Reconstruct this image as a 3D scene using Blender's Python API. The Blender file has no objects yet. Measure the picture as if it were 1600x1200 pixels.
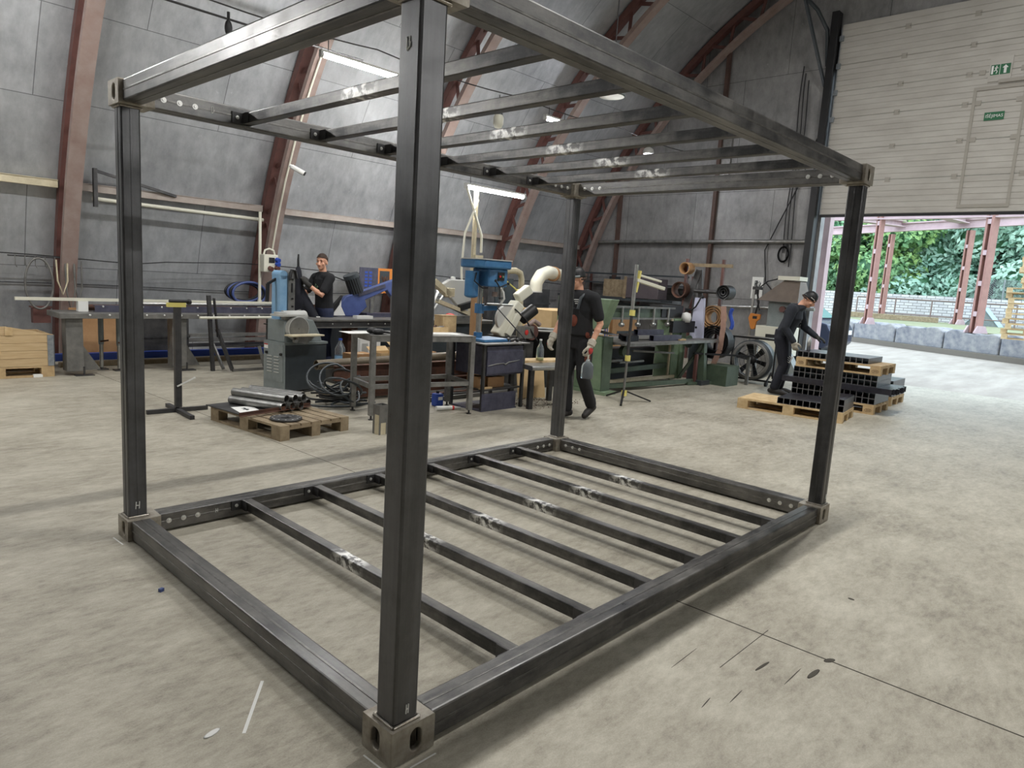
import bpy, bmesh, math, random
import numpy as np
from mathutils import Vector, Matrix, Euler, noise
random.seed(7)
scn = bpy.context.scene
COL = scn.collection
R = math.radians
PI = math.pi

# ------------------------------------------------------------------ camera
FPX = 1085.55
CAM = Vector((-1.2927, -1.6533, 1.6214))
EUL = Euler((1.42136, -0.06104, -0.80789), 'XYZ')
cd = bpy.data.cameras.new('camera'); cam = bpy.data.objects.new('camera', cd); COL.objects.link(cam)
cam.location = CAM; cam.rotation_euler = EUL
cd.sensor_width = 36; cd.lens = 36 * FPX / 1600; cd.clip_end = 400; cd.clip_start = .05
scn.camera = cam
ROT = EUL.to_matrix()
def ray(u, v): return ROT @ Vector(((u - 800) / FPX, (600 - v) / FPX, -1))
def G(u, v, z=0.0):
    d = ray(u, v); return CAM + d * ((z - CAM.z) / d.z)
def PX(u, v, x):
    d = ray(u, v); return CAM + d * ((x - CAM.x) / d.x)
def PY(u, v, y):
    d = ray(u, v); return CAM + d * ((y - CAM.y) / d.y)

# ------------------------------------------------------------------ tagging
def tag(o, label=None, cat=None, group=None, kind=None):
    if label: o['label'] = label
    if cat: o['category'] = cat
    if group: o['group'] = group
    if kind: o['kind'] = kind
    return o
def empty(name, loc=(0, 0, 0), rz=0, label=None, cat=None, group=None):
    o = bpy.data.objects.new(name, None); COL.objects.link(o)
    o.location = loc; o.rotation_euler = (0, 0, rz); o.empty_display_size = .1
    return tag(o, label, cat, group)
def copy_tree(o, parent=None):
    c = o.copy(); COL.objects.link(c)
    if parent is not None: c.parent = parent
    for ch in o.children: copy_tree(ch, c)
    return c

# ------------------------------------------------------------------ mesh builder
class MB:
    def __init__(s): s.v = []; s.f = []; s.sm = []
    def add(s, vs, fs, smooth=False):
        n = len(s.v); s.v += [tuple(p) for p in vs]
        for f in fs: s.f.append(tuple(i + n for i in f)); s.sm.append(smooth)
        return s
    def box(s, x0, x1, y0, y1, z0, z1, m=None):
        vs = [(x0, y0, z0), (x1, y0, z0), (x1, y1, z0), (x0, y1, z0), (x0, y0, z1), (x1, y0, z1), (x1, y1, z1), (x0, y1, z1)]
        if m is not None: vs = [m @ Vector(p) for p in vs]
        return s.add(vs, [(3, 2, 1, 0), (4, 5, 6, 7), (0, 1, 5, 4), (1, 2, 6, 5), (2, 3, 7, 6), (3, 0, 4, 7)])
    def cbox(s, c, dx, dy, dz, rz=0, ry=0, rx=0):
        m = Matrix.Translation(c) @ Euler((rx, ry, rz)).to_matrix().to_4x4()
        return s.box(-dx / 2, dx / 2, -dy / 2, dy / 2, -dz / 2, dz / 2, m)
    def frame_at(s, p0, p1, up=(0, 0, 1)):
        a = Vector(p0); b = Vector(p1); d = (b - a); L = d.length; d.normalize()
        u = Vector(up)
        if abs(d.dot(u)) > .98: u = Vector((1, 0, 0))
        x = u.cross(d).normalized(); y = d.cross(x).normalized()
        return a, b, d, x, y, L
    def bar(s, p0, p1, w, h=None, up=(0, 0, 1)):
        """rectangular bar between two points: w sideways, h along 'up'"""
        h = w if h is None else h
        a, b, d, x, y, L = s.frame_at(p0, p1, up)
        vs = []
        for q in (a, b):
            for sx, sy in ((-1, -1), (1, -1), (1, 1), (-1, 1)): vs.append(q + x * (sx * w / 2) + y * (sy * h / 2))
        return s.add(vs, [(0, 3, 2, 1), (4, 5, 6, 7), (0, 1, 5, 4), (1, 2, 6, 5), (2, 3, 7, 6), (3, 0, 4, 7)])
    def cyl(s, p0, p1, r, r2=None, n=16, cap=True):
        r2 = r if r2 is None else r2
        a, b, d, x, y, L = s.frame_at(p0, p1)
        vs = []
        for q, rr in ((a, r), (b, r2)):
            for i in range(n):
                t = 2 * PI * i / n; vs.append(q + x * (rr * math.cos(t)) + y * (rr * math.sin(t)))
        fs = [(i, (i + 1) % n, n + (i + 1) % n, n + i) for i in range(n)]
        s.add(vs, fs, True)
        if cap: s.add(vs, [tuple(range(n - 1, -1, -1)), tuple(range(n, 2 * n))])
        return s
    def pipe(s, p0, p1, ro, ri, n=18):
        """hollow round tube with open ends"""
        a, b, d, x, y, L = s.frame_at(p0, p1)
        rings = [(a, ri), (a, ro), (b, ro), (b, ri)]
        for k in range(4):
            q0, r0 = rings[k]; q1, r1 = rings[(k + 1) % 4]
            vs = [q + x * (rr * math.cos(2 * PI * i / n)) + y * (rr * math.sin(2 * PI * i / n)) for q, rr in ((q0, r0), (q1, r1)) for i in range(n)]
            s.add(vs, [(i, (i + 1) % n, n + (i + 1) % n, n + i) for i in range(n)], k in (1, 3))
        return s
    def sqtube(s, p0, p1, w, h, t=.004, up=(0, 0, 1)):
        """hollow rectangular tube with open ends"""
        a, b, d, x, y, L = s.frame_at(p0, p1, up)
        c = ((-1, -1), (1, -1), (1, 1), (-1, 1))
        vs = [q + x * (sx * (w / 2 - e)) + y * (sy * (h / 2 - e)) for q in (a, b) for e in (0, t) for sx, sy in c]
        fs = []
        for i in range(4):
            j = (i + 1) % 4
            fs += [(i, j, 8 + j, 8 + i), (4 + j, 4 + i, 12 + i, 12 + j), (j, i, 4 + i, 4 + j), (8 + i, 8 + j, 12 + j, 12 + i)]
        return s.add(vs, fs)
    def path(s, pts, r, n=8, closed=False):
        pts = [Vector(p) for p in pts]; m = len(pts)
        prev = None; vs = []
        for i, p in enumerate(pts):
            if closed: d = pts[(i + 1) % m] - pts[i - 1]
            else: d = pts[min(i + 1, m - 1)] - pts[max(i - 1, 0)]
            if d.length < 1e-9: d = Vector((0, 0, 1))
            d.normalize()
            if prev is None:
                u = Vector((0, 0, 1)) if abs(d.z) < .9 else Vector((1, 0, 0))
                x = u.cross(d).normalized()
            else:
                x = (prev - d * prev.dot(d))
                x = x.normalized() if x.length > 1e-6 else d.orthogonal().normalized()
            prev = x; y = d.cross(x)
            rr = r[i] if isinstance(r, (list, tuple)) else r
            for k in range(n):
                t = 2 * PI * k / n; vs.append(p + x * (rr * math.cos(t)) + y * (rr * math.sin(t)))
        fs = []
        for i in range(m if closed else m - 1):
            j = (i + 1) % m
            for k in range(n): fs.append((i * n + k, i * n + (k + 1) % n, j * n + (k + 1) % n, j * n + k))
        s.add(vs, fs, True)
        if not closed: s.add(vs, [tuple(range(n - 1, -1, -1)), tuple(range((m - 1) * n, m * n))])
        return s
    def prism(s, poly, axis, a, b, m=None):
        """extrude a 2-D polygon along an axis from a to b; poly lies in the two other axes (in order)"""
        def P(p, t):
            q = (t, p[0], p[1]) if axis == 0 else ((p[0], t, p[1]) if axis == 1 else (p[0], p[1], t))
            return m @ Vector(q) if m is not None else Vector(q)
        n = len(poly)
        vs = [P(p, a) for p in poly] + [P(p, b) for p in poly]
        ar = sum(poly[i][0] * poly[(i + 1) % n][1] - poly[(i + 1) % n][0] * poly[i][1] for i in range(n))
        ccw = (ar > 0) != (axis == 1)
        fs = [(i, (i + 1) % n, n + (i + 1) % n, n + i) for i in range(n)] + [tuple(range(n - 1, -1, -1)), tuple(range(n, 2 * n))]
        if not ccw: fs = [tuple(reversed(f)) for f in fs]
        return s.add(vs, fs)
    def lathe(s, prof, c=(0, 0, 0), n=24, axis='z', m=None):
        c = Vector(c); vs = []
        for r, h in prof:
            for i in range(n):
                t = 2 * PI * i / n; a, b = r * math.cos(t), r * math.sin(t)
                p = Vector((a, b, h)) if axis == 'z' else (Vector((h, a, b)) if axis == 'x' else Vector((b, h, a)))
                p = p + c
                vs.append(m @ p if m is not None else p)
        k = len(prof)
        s.add(vs, [(j * n + i, j * n + (i + 1) % n, (j + 1) * n + (i + 1) % n, (j + 1) * n + i) for j in range(k - 1) for i in range(n)], True)
        return s
    def ell(s, c, rx, ry, rz, n=14, k=9, m=None):
        c = Vector(c); vs = []; 
        for j in range(k + 1):
            p = PI * j / k - PI / 2
            for i in range(n):
                t = 2 * PI * i / n
                q = Vector((rx * math.cos(p) * math.cos(t), ry * math.cos(p) * math.sin(t), rz * math.sin(p)))
                vs.append((m @ q if m is not None else q) + c)
        return s.add(vs, [(j * n + i, j * n + (i + 1) % n, (j + 1) * n + (i + 1) % n, (j + 1) * n + i) for j in range(k) for i in range(n)], True)
    def build(s, name, mat, parent=None, bevel=0, loc=None):
        me = bpy.data.meshes.new(name); me.from_pydata(s.v, [], s.f)
        me.polygons.foreach_set('use_smooth', s.sm)
        me.materials.append(mat); me.update()
        o = bpy.data.objects.new(name, me); COL.objects.link(o)
        if parent is not None: o.parent = parent
        if loc is not None: o.location = loc
        if bevel:
            b = o.modifiers.new('bevel', 'BEVEL'); b.width = bevel; b.segments = 2; b.limit_method = 'ANGLE'; b.angle_limit = R(40)
        return o
def struct(o): o['kind'] = 'structure'; return o

# ------------------------------------------------------------------ materials
def newmat(name):
    m = bpy.data.materials.new(name); m.use_nodes = True
    nt = m.node_tree; b = nt.nodes['Principled BSDF']; return m, nt, b
def N(nt, t, **kw):
    n = nt.nodes.new(t)
    for k, v in kw.items():
        if k in n.inputs: n.inputs[k].default_value = v
        else: setattr(n, k, v)
    return n
def srgb(c):
    return tuple(((x / 255) / 12.92 if x / 255 <= .04045 else ((x / 255 + .055) / 1.055) ** 2.4) for x in c) + (1,)
def mat(name, c, rough=.6, metal=0, c2=None, sc=8, stretch=(1, 1, 1), lo=.35, hi=.7, bump=0, rough2=None, spec=None, detail=6, coord='Object'):
    """colour c broken up by stretched noise towards c2"""
    m, nt, b = newmat(name)
    L = nt.links
    b.inputs['Roughness'].default_value = rough; b.inputs['Metallic'].default_value = metal
    if spec is not None: b.inputs['Specular IOR Level'].default_value = spec
    c = srgb(c)
    b.inputs['Base Color'].default_value = c
    m.diffuse_color = c
    if c2 is not None:
        c2 = srgb(c2)
        tc = N(nt, 'ShaderNodeTexCoord'); mp = N(nt, 'ShaderNodeMapping'); mp.inputs['Scale'].default_value = stretch
        L.new(tc.outputs[coord], mp.inputs['Vector'])
        nz = N(nt, 'ShaderNodeTexNoise'); nz.inputs['Scale'].default_value = sc; nz.inputs['Detail'].default_value = detail; nz.inputs['Roughness'].default_value = .62
        L.new(mp.outputs[0], nz.inputs['Vector'])
        cr = N(nt, 'ShaderNodeValToRGB'); cr.color_ramp.elements[0].position = lo; cr.color_ramp.elements[1].position = hi
        cr.color_ramp.elements[0].color = c; cr.color_ramp.elements[1].color = c2
        L.new(nz.outputs['Fac'], cr.inputs[0]); L.new(cr.outputs[0], b.inputs['Base Color'])
        if rough2 is not None:
            mr = N(nt, 'ShaderNodeMapRange'); mr.inputs['From Min'].default_value = lo; mr.inputs['From Max'].default_value = hi
            mr.inputs['To Min'].default_value = rough; mr.inputs['To Max'].default_value = rough2
            L.new(nz.outputs['Fac'], mr.inputs[0]); L.new(mr.outputs[0], b.inputs['Roughness'])
        if bump:
            bp = N(nt, 'ShaderNodeBump'); bp.inputs['Strength'].default_value = bump; bp.inputs['Distance'].default_value = .01
            L.new(nz.outputs['Fac'], bp.inputs['Height']); L.new(bp.outputs[0], b.inputs['Normal'])
    return m
def emit(name, c, s):
    m, nt, b = newmat(name)
    b.inputs['Base Color'].default_value = (.8, .8, .8, 1)
    b.inputs['Emission Color'].default_value = srgb(c); b.inputs['Emission Strength'].default_value = s
    return m
def glass(name, c=(255, 255, 255), rough=.05, alpha=.25):
    m, nt, b = newmat(name)
    b.inputs['Base Color'].default_value = srgb(c); b.inputs['Roughness'].default_value = rough
    b.inputs['Transmission Weight'].default_value = .9; b.inputs['IOR'].default_value = 1.3
    return m

M = {}
M['black'] = mat('black_plastic', (24, 24, 26), .5)
M['rubber'] = mat('black_rubber', (20, 20, 21), .75)
M['dark_steel'] = mat('dark_mill_steel', (52, 52, 55), .42, .55, (92, 91, 90), 5, (1, 1, 1), .3, .75, rough2=.55)
M['grey_steel'] = mat('grey_steel', (112, 112, 110), .4, .6, (150, 149, 146), 9, (1, 1, 1), .3, .7, rough2=.3)
M['old_steel'] = mat('worn_bench_steel', (98, 98, 96), .5, .35, (134, 132, 127), 7, (1, 1, 1), .3, .75)
M['bright_steel'] = mat('bright_steel', (188, 188, 184), .3, .8, (160, 160, 158), 12)
M['galv'] = mat('galvanised_steel', (168, 174, 180), .38, .7, (138, 146, 152), 22)
M['rust'] = mat('rusty_steel', (72, 52, 44), .65, .3, (104, 70, 54), 7, (1, 1, 1), .35, .65)
M['redbrown'] = mat('red_brown_primer', (106, 70, 64), .55, .1, (86, 58, 54), 6)
M['redbrown_flange'] = mat('faded_red_brown_primer', (152, 136, 129), .5, .1, (136, 114, 107), 5)
M['railpaint'] = mat('pale_rail_paint', (164, 154, 146), .5, .1, (146, 134, 126), 5)
M['stud'] = mat('dark_brown_stud', (92, 70, 62), .6, .1, (74, 58, 52), 6)
M['pipebrown'] = mat('brown_pipe', (116, 106, 88), .5, .2, (90, 80, 66), 6)
M['wood'] = mat('pallet_wood', (198, 172, 130), .75, 0, (160, 132, 94), 9, (1, 1, 1), .35, .75)
M['wood_old'] = mat('weathered_pallet_wood', (154, 138, 112), .8, 0, (114, 98, 76), 11, (1, 1, 1), .35, .75)
M['wood_pale'] = mat('pale_pallet_wood', (214, 190, 148), .75, 0, (188, 158, 114), 9)
M['board_wood'] = mat('crate_board_wood', (208, 184, 144), .75, 0, (178, 148, 108), 3.2, (1, 6, 14), .3, .75)
M['cardboard'] = mat('brown_cardboard', (176, 138, 98), .8, 0, (158, 120, 82), 5)
M['cardboard_pale'] = mat('pale_cardboard', (206, 178, 134), .8, 0, (190, 160, 116), 4)
M['white'] = mat('white_paint', (228, 228, 224), .5)
M['paper'] = mat('white_paper', (236, 236, 232), .8)
M['cream'] = mat('cream_plastic', (206, 196, 168), .45, 0, (188, 176, 146), 12)
M['ivory'] = mat('ivory_plastic', (214, 212, 196), .45)
M['mgrey'] = mat('machine_grey_paint', (134, 142, 142), .4, 0, (120, 128, 128), 9)
M['mdark'] = mat('dark_grey_machine_paint', (62, 68, 72), .4, 0, (52, 58, 62), 7)
M['blue'] = mat('machine_blue_paint', (72, 124, 168), .4, 0, (56, 104, 150), 9)
M['skyblue'] = mat('light_blue_cover', (140, 180, 212), .55, 0, (122, 164, 202), 9)
M['sawblue'] = mat('saw_blue_paint', (76, 92, 146), .45, 0, (62, 76, 126), 8)
M['green'] = mat('machine_green_paint', (128, 148, 120), .45, 0, (108, 130, 104), 6)
M['green_dark'] = mat('dark_green_paint', (82, 96, 80), .5, 0, (66, 80, 66), 7)
M['slate'] = mat('slate_blue_steel', (66, 66, 82), .45, .2, (88, 88, 104), 10)
M['red'] = mat('red_plastic', (196, 48, 44), .5)
M['orange'] = mat('orange_plastic', (206, 128, 52), .5)
M['yellow'] = mat('yellow_plastic', (222, 210, 120), .5)
M['bluepl'] = mat('blue_plastic', (44, 76, 168), .45)
M['chalk'] = mat('white_chalk', (222, 222, 218), .9)
M['weld'] = mat('bright_weld_metal', (176, 172, 164), .3, .85, (126, 116, 102), 40)
M['cast'] = mat('ground_casting_steel', (176, 170, 158), .36, .5, (122, 114, 102), 14, (1, 1, 1), .3, .72, rough2=.55)
M['bolt'] = mat('zinc_bolt', (216, 216, 212), .35, .6)
M['void'] = mat('dark_cavity', (8, 8, 8), .9)
# ================================================================== THE HALL
AY, AZ, AR = .49, -1.03, 10.5           # arch centre line and shell radius
EX = 13.9                               # end wall plane
def arch(r, t): return (AY + r * math.cos(t), AZ + r * math.sin(t))

def sheet_material(name, base, dark, light, sx, sy, rough, uv=True):
    m, nt, b = newmat(name); L = nt.links
    tc = N(nt, 'ShaderNodeTexCoord'); src = tc.outputs['UV' if uv else 'Object']
    br = N(nt, 'ShaderNodeTexBrick'); br.offset = .5
    br.inputs['Scale'].default_value = 1; br.inputs['Brick Width'].default_value = sx; br.inputs['Row Height'].default_value = sy
    br.inputs['Mortar Size'].default_value = .006; br.inputs['Mortar Smooth'].default_value = .3; br.inputs['Bias'].default_value = 0
    br.inputs['Color1'].default_value = (.94, .94, .94, 1); br.inputs['Color2'].default_value = (1.04, 1.04, 1.04, 1); br.inputs['Mortar'].default_value = (.38, .38, .38, 1)
    L.new(src, br.inputs['Vector'])
    def noi(scale, detail, st=(1, 1, 1), rg=.6):
        mp = N(nt, 'ShaderNodeMapping'); mp.inputs['Scale'].default_value = st; L.new(src, mp.inputs[0])
        n = N(nt, 'ShaderNodeTexNoise'); n.inputs['Scale'].default_value = scale; n.inputs['Detail'].default_value = detail; n.inputs['Roughness'].default_value = rg
        L.new(mp.outputs[0], n.inputs['Vector']); return n
    n1 = noi(.9, 8); n2 = noi(4.2, 12, (1.5, .7, 1), .7); n3 = noi(7, 12, (1, 1, 1), .72)
    cr = N(nt, 'ShaderNodeValToRGB'); e = cr.color_ramp.elements
    e[0].position = .3; e[0].color = srgb(dark); e[1].position = .62; e[1].color = srgb(base)
    x = cr.color_ramp.elements.new(.8); x.color = srgb(light)
    mx = N(nt, 'ShaderNodeMix'); mx.inputs[0].default_value = .5
    L.new(n1.outputs['Fac'], mx.inputs[2]); L.new(n2.outputs['Fac'], mx.inputs[3])
    L.new(mx.outputs[0], cr.inputs[0])
    mu = N(nt, 'ShaderNodeMix', data_type='RGBA', blend_type='MULTIPLY'); mu.inputs[0].default_value = 1
    L.new(cr.outputs[0], mu.inputs[6]); L.new(br.outputs['Color'], mu.inputs[7])
    # scraped pale streaks
    st = N(nt, 'ShaderNodeValToRGB'); st.color_ramp.elements[0].position = .64; st.color_ramp.elements[1].position = .74
    L.new(n3.outputs['Fac'], st.inputs[0])
    m2 = N(nt, 'ShaderNodeMix', data_type='RGBA'); m2.inputs[7].default_value = srgb(light)
    mm = N(nt, 'ShaderNodeMath', operation='MULTIPLY'); mm.inputs[1].default_value = .75; L.new(st.outputs[0], mm.inputs[0])
    L.new(mm.outputs[0], m2.inputs[0]); L.new(mu.outputs[2], m2.inputs[6])
    L.new(m2.outputs[2], b.inputs['Base Color'])
    b.inputs['Metallic'].default_value = .45
    mr = N(nt, 'ShaderNodeMapRange'); mr.inputs['To Min'].default_value = rough - .1; mr.inputs['To Max'].default_value = rough + .14
    L.new(n2.outputs['Fac'], mr.inputs[0]); L.new(mr.outputs[0], b.inputs['Roughness'])
    bp = N(nt, 'ShaderNodeBump'); bp.inputs['Strength'].default_value = .35; bp.inputs['Distance'].default_value = .03
    L.new(mx.outputs[0], bp.inputs['Height']); L.new(bp.outputs[0], b.inputs['Normal'])
    return m
M['shell'] = sheet_material('aluminium_foil_sheet', (194, 197, 200), (140, 143, 147), (232, 234, 236), 2.5, 1.22, .42)
M['endsheet'] = sheet_material('weathered_end_wall_sheet', (164, 163, 162), (104, 104, 105), (208, 207, 205), 1.9, 2.4, .55)

def floor_material():
    m, nt, b = newmat('dusty_concrete'); L = nt.links
    tc = N(nt, 'ShaderNodeTexCoord')
    def noi(scale, detail, st=(1, 1, 1), rot=0, rg=.6):
        mp = N(nt, 'ShaderNodeMapping'); mp.inputs['Scale'].default_value = st; mp.inputs['Rotation'].default_value = (0, 0, R(rot)); L.new(tc.outputs['Object'], mp.inputs[0])
        n = N(nt, 'ShaderNodeTexNoise'); n.inputs['Scale'].default_value = scale; n.inputs['Detail'].default_value = detail; n.inputs['Roughness'].default_value = rg
        L.new(mp.outputs[0], n.inputs['Vector']); return n
    a = noi(1.1, 10, (1, 1, 1), 0, .65); c = noi(5, 14, (.6, 1.5, 1), 24, .75); d = noi(17, 14, (.6, 1.3, 1), -38, .8); f = noi(150, 4, rg=.8)
    def mix(x, y, w):
        q = N(nt, 'ShaderNodeMix'); q.inputs[0].default_value = w; L.new(x, q.inputs[2]); L.new(y, q.inputs[3]); return q.outputs[0]
    v = mix(a.outputs['Fac'], c.outputs['Fac'], .5); v = mix(v, d.outputs['Fac'], .38); v = mix(v, f.outputs['Fac'], .16)
    cr = N(nt, 'ShaderNodeValToRGB'); e = cr.color_ramp.elements
    e[0].position = .38; e[0].color = srgb((104, 98, 86)); e[1].position = .60; e[1].color = srgb((192, 187, 172))
    q = e.new(.48); q.color = srgb((158, 152, 137))
    L.new(v, cr.inputs[0])
    # dark wipe marks
    w = noi(2.3, 14, (.6, 2.2, 1), 30, .8); wr = N(nt, 'ShaderNodeValToRGB'); wr.color_ramp.elements[0].position = .60; wr.color_ramp.elements[1].position = .74
    L.new(w.outputs['Fac'], wr.inputs[0])
    mx = N(nt, 'ShaderNodeMix', data_type='RGBA'); mx.inputs[7].default_value = srgb((104, 98, 87))
    mm = N(nt, 'ShaderNodeMath', operation='MULTIPLY'); mm.inputs[1].default_value = .6; L.new(wr.outputs[0], mm.inputs[0]); L.new(mm.outputs[0], mx.inputs[0])
    L.new(cr.outputs[0], mx.inputs[6])
    L.new(mx.outputs[2], b.inputs['Base Color'])
    mr = N(nt, 'ShaderNodeMapRange'); mr.inputs['To Min'].default_value = .42; mr.inputs['To Max'].default_value = .72; L.new(v, mr.inputs[0]); L.new(mr.outputs[0], b.inputs['Roughness'])
    bp = N(nt, 'ShaderNodeBump'); bp.inputs['Strength'].default_value = .3; bp.inputs['Distance'].default_value = .012; L.new(v, bp.inputs['Height']); L.new(bp.outputs[0], b.inputs['Normal'])
    return m
M['floor'] = floor_material()
fl = MB().box(-10, EX + .35, -12, 12, -.3, 0).build('floor', M['floor']); struct(fl)

def shell_part(name, t0, t1, n):
    """piece of the barrel roof between two arch angles, inner face and outer face"""
    X = [-10, -4, 0, 4, 8, EX + .2]; vs = []; uv = []; fs = []; k = len(X)
    for lay, r in ((0, AR), (1, AR + .12)):
        for j in range(n + 1):
            t = t0 + (t1 - t0) * j / n; y, z = arch(r, t)
            for x in X: vs.append((x, y, z)); uv.append((x, AR * t))
    W = k * (n + 1)
    for j in range(n):
        for i in range(k - 1):
            a = j * k + i
            fs.append((a, a + 1, a + k + 1, a + k)); fs.append((W + a + k, W + a + k + 1, W + a + 1, W + a))
    me = bpy.data.meshes.new(name); me.from_pydata(vs, [], fs); me.materials.append(M['shell'])
    ul = me.uv_layers.new(name='UVMap')
    for lp in me.loops: ul.data[lp.index].uv = uv[lp.vertex_index]
    me.polygons.foreach_set('use_smooth', [True] * len(fs)); me.update()
    o = bpy.data.objects.new(name, me); COL.objects.link(o); return struct(o)
tb = math.asin(1.03 / AR)
shell_part('wall_left', tb - .02, R(58), 28)
shell_part('ceiling', R(58), R(122), 28)
shell_part('wall_right', R(122), PI - tb + .02, 28)

def uvbox(name, x0, x1, y0, y1, z0, z1, m):
    o = MB().box(x0, x1, y0, y1, z0, z1).build(name, m)
    ul = o.data.uv_layers.new(name='UVMap')
    for lp in o.data.loops:
        c = o.data.vertices[lp.vertex_index].co; ul.data[lp.index].uv = (c.y + c.x, c.z + .9)
    return struct(o)
DL, DR = 4.03, -.75                     # door opening
uvbox('wall_end', EX, EX + .2, DL, 11.5, -.02, 10.2, M['endsheet'])
uvbox('wall_end.001', EX, EX + .2, -11.5, DR, -.02, 10.2, M['endsheet'])
uvbox('wall_end.002', EX, EX + .2, DR, DL, 6.2, 10.2, M['endsheet'])
uvbox('wall_rear', -10.2, -10, -11.5, 11.5, -.02, 10.2, M['endsheet'])

# floor joints
M['joint'] = mat('floor_joint', (70, 66, 60), .9)
def strip(name, a, b, w, m, h=.0015):
    a = Vector(a); b = Vector(b)
    return MB().bar((a.x, a.y, h / 2), (b.x, b.y, h / 2), w, h).build(name, m)
a, b = G(1040, 932), G(1600, 1152)
struct(strip('trim_1', a, b + (b - a) * .6, .006, M['joint']))
a, b = G(140, 578), G(1000, 800)
struct(strip('trim_2', G(150, 583), G(560, 740), .003, M['joint']))
a, b = G(1110, 1052), G(1290, 960)
struct(strip('trim_3', G(1125, 1043), G(1200, 985), .0025, M['joint']))

# ------------------------------------------------------------------ lattice ribs
RX = [1.68, 4.77, 7.76, 10.75, 13.72]
def rib(x, label, t1=R(74)):
    o = empty('lattice_rib', (x, AY + 10.2 * math.cos(tb), 0), 0, label, 'roof rib', 'arched lattice ribs')
    ox, oy = o.location.x, o.location.y
    def P(r, t, dx=0): y, z = arch(r, t); return (x - ox + dx, y - oy, z)
    def arcbox(r, w, h, name, m):
        mb = MB(); n = 44; vs = []
        t0 = math.asin((1.03 + .0) / r)
        for j in range(n + 1):
            t = t0 + (t1 - t0) * j / n
            for dx, dr in ((-w / 2, -h / 2), (w / 2, -h / 2), (w / 2, h / 2), (-w / 2, h / 2)): vs.append(P(r + dr, t, dx))
        fs = [(j * 4 + a, j * 4 + (a + 1) % 4, j * 4 + 4 + (a + 1) % 4, j * 4 + 4 + a) for j in range(n) for a in range(4)]
        fs = [tuple(reversed(f)) for f in fs] + [(0, 1, 2, 3), tuple(n * 4 + i for i in (3, 2, 1, 0))]
        mb.add(vs, fs); mb.build(name, m, o)
    arcbox(10.39, .16, .13, 'outer_chord', M['redbrown'])
    arcbox(9.98, .2, .09, 'inner_chord', M['redbrown_flange'])
    k = 15; ta = math.asin(1.03 / 10.2)
    for i in range(k):
        u0 = ta + (t1 - ta) * i / k; u1 = ta + (t1 - ta) * (i + .5) / k; u2 = ta + (t1 - ta) * (i + .9) / k
        mb = MB().bar(P(10.34, u0 + .012), P(10.0, u1), .07, .02, (1, 0, 0)).bar(P(10.0, u1), P(10.34, u2), .07, .02, (1, 0, 0))
        mb.build('lattice_brace', M['redbrown'], o)
    return o
rib(RX[0], 'red-brown lattice rib with rope hooks at the left of the photo')
rib(RX[1], 'red-brown lattice rib carrying the socket box and white cable')
rib(RX[2], 'red-brown lattice rib half hidden behind the near frame post')
rib(RX[3], 'red-brown lattice rib rising behind the blue drill press')
rib(RX[4], 'dark red-brown lattice rib in the far corner against the end wall')

# long horizontal rails on the left wall between ribs
xs = [-2] + RX
for i in range(5):
    n = ['left of the first rib', 'first to second rib, above the bench', 'second to third rib, above the worker',
         'third to fourth rib, behind the drill press', 'in the far corner behind the back post'][i]
    o = MB().box(0, xs[i + 1] - xs[i] - .2, -.045, .045, -.05, .05).box(0, xs[i + 1] - xs[i] - .2, -.06, .06, .05, .06).build('wall_rail', M['cream' if i < 1 else 'railpaint'], loc=(xs[i] + .1, 10.22, 2.57))
    tag(o, 'horizontal steel rail on the curved wall, ' + n, 'rail', 'rails along the curved wall')
o = MB().path([(2.0, 10.12, 2.42), (3.2, 10.12, 2.40), (4.65, 10.12, 2.38)], .03).build('conduit_pipe', M['ivory'])
tag(o, 'pale conduit pipe running under the wall rail above the bench', 'pipe')
o = MB().bar((2.02, 10.05, 2.85), (2.02, 10.05, 2.3), .07, .05).bar((2.02, 10.05, 2.82), (3.2, 10.15, 2.6), .04).build('rail_bracket', M['dark_steel'])
tag(o, 'dark triangular bracket on the wall rail beside the first rib', 'bracket')
pts = [(x, 10.34 - .02, 1.53 + .03 * math.sin(x * 1.7) + (.05 if x > 3 else 0)) for x in np.arange(-.5, 13.6, .45)]
o = MB().path(pts, .009, 6).build('wall_cable', M['black']); tag(o, 'thin black cable strung along the curved wall at chest height', 'cable')
pts = [(x, AY + math.sqrt(10.47 ** 2 - (z + 1.03) ** 2) - .01, z) for x, z in [(x, 1.12 + .02 * math.sin(x)) for x in np.arange(-.5, 13.6, .45)]]
o = MB().path(pts, .007, 6).build('wall_cable', M['black']); tag(o, 'lower thin black cable along the curved wall behind the bench', 'cable')

# ------------------------------------------------------------------ end wall fittings
def hposts(y, z0, z1, label):
    o = MB().box(-.04, .06, -.04, .04, z0, z1).box(-.06, .06, -.07, .07, z0, z0 + .02).build('wall_stud', M['stud'], loc=(EX - .07, y, 0))
    tag(o, label, 'stud', 'brown studs on the end wall')
hposts(6.47, 0, 7.05, 'brown steel stud on the end wall, above the belt rack')
hposts(9.13, 0, 4.15, 'brown steel stud on the end wall, nearest the far corner')
o = MB().cyl((EX - .1, 4.2, 2.79), (EX - .1, 9.72, 2.74), .045).build('wall_pipe', M['grey_steel']); tag(o, 'long grey pipe across the end wall above the machines', 'pipe')
o = MB().box(EX - .05, EX - .005, 6.2, 6.46, 4.0, 5.2).build('wall_strip', M['grey_steel']); tag(o, 'pale grey sheet strip beside the brown end wall stud', 'strip')
o = MB().cyl((EX - .1, 3.9, 1.38), (EX - .1, 6.2, 1.3), .035).build('wall_pipe', M['bright_steel']); tag(o, 'pale pipe low on the end wall behind the drum fan', 'pipe')
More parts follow.
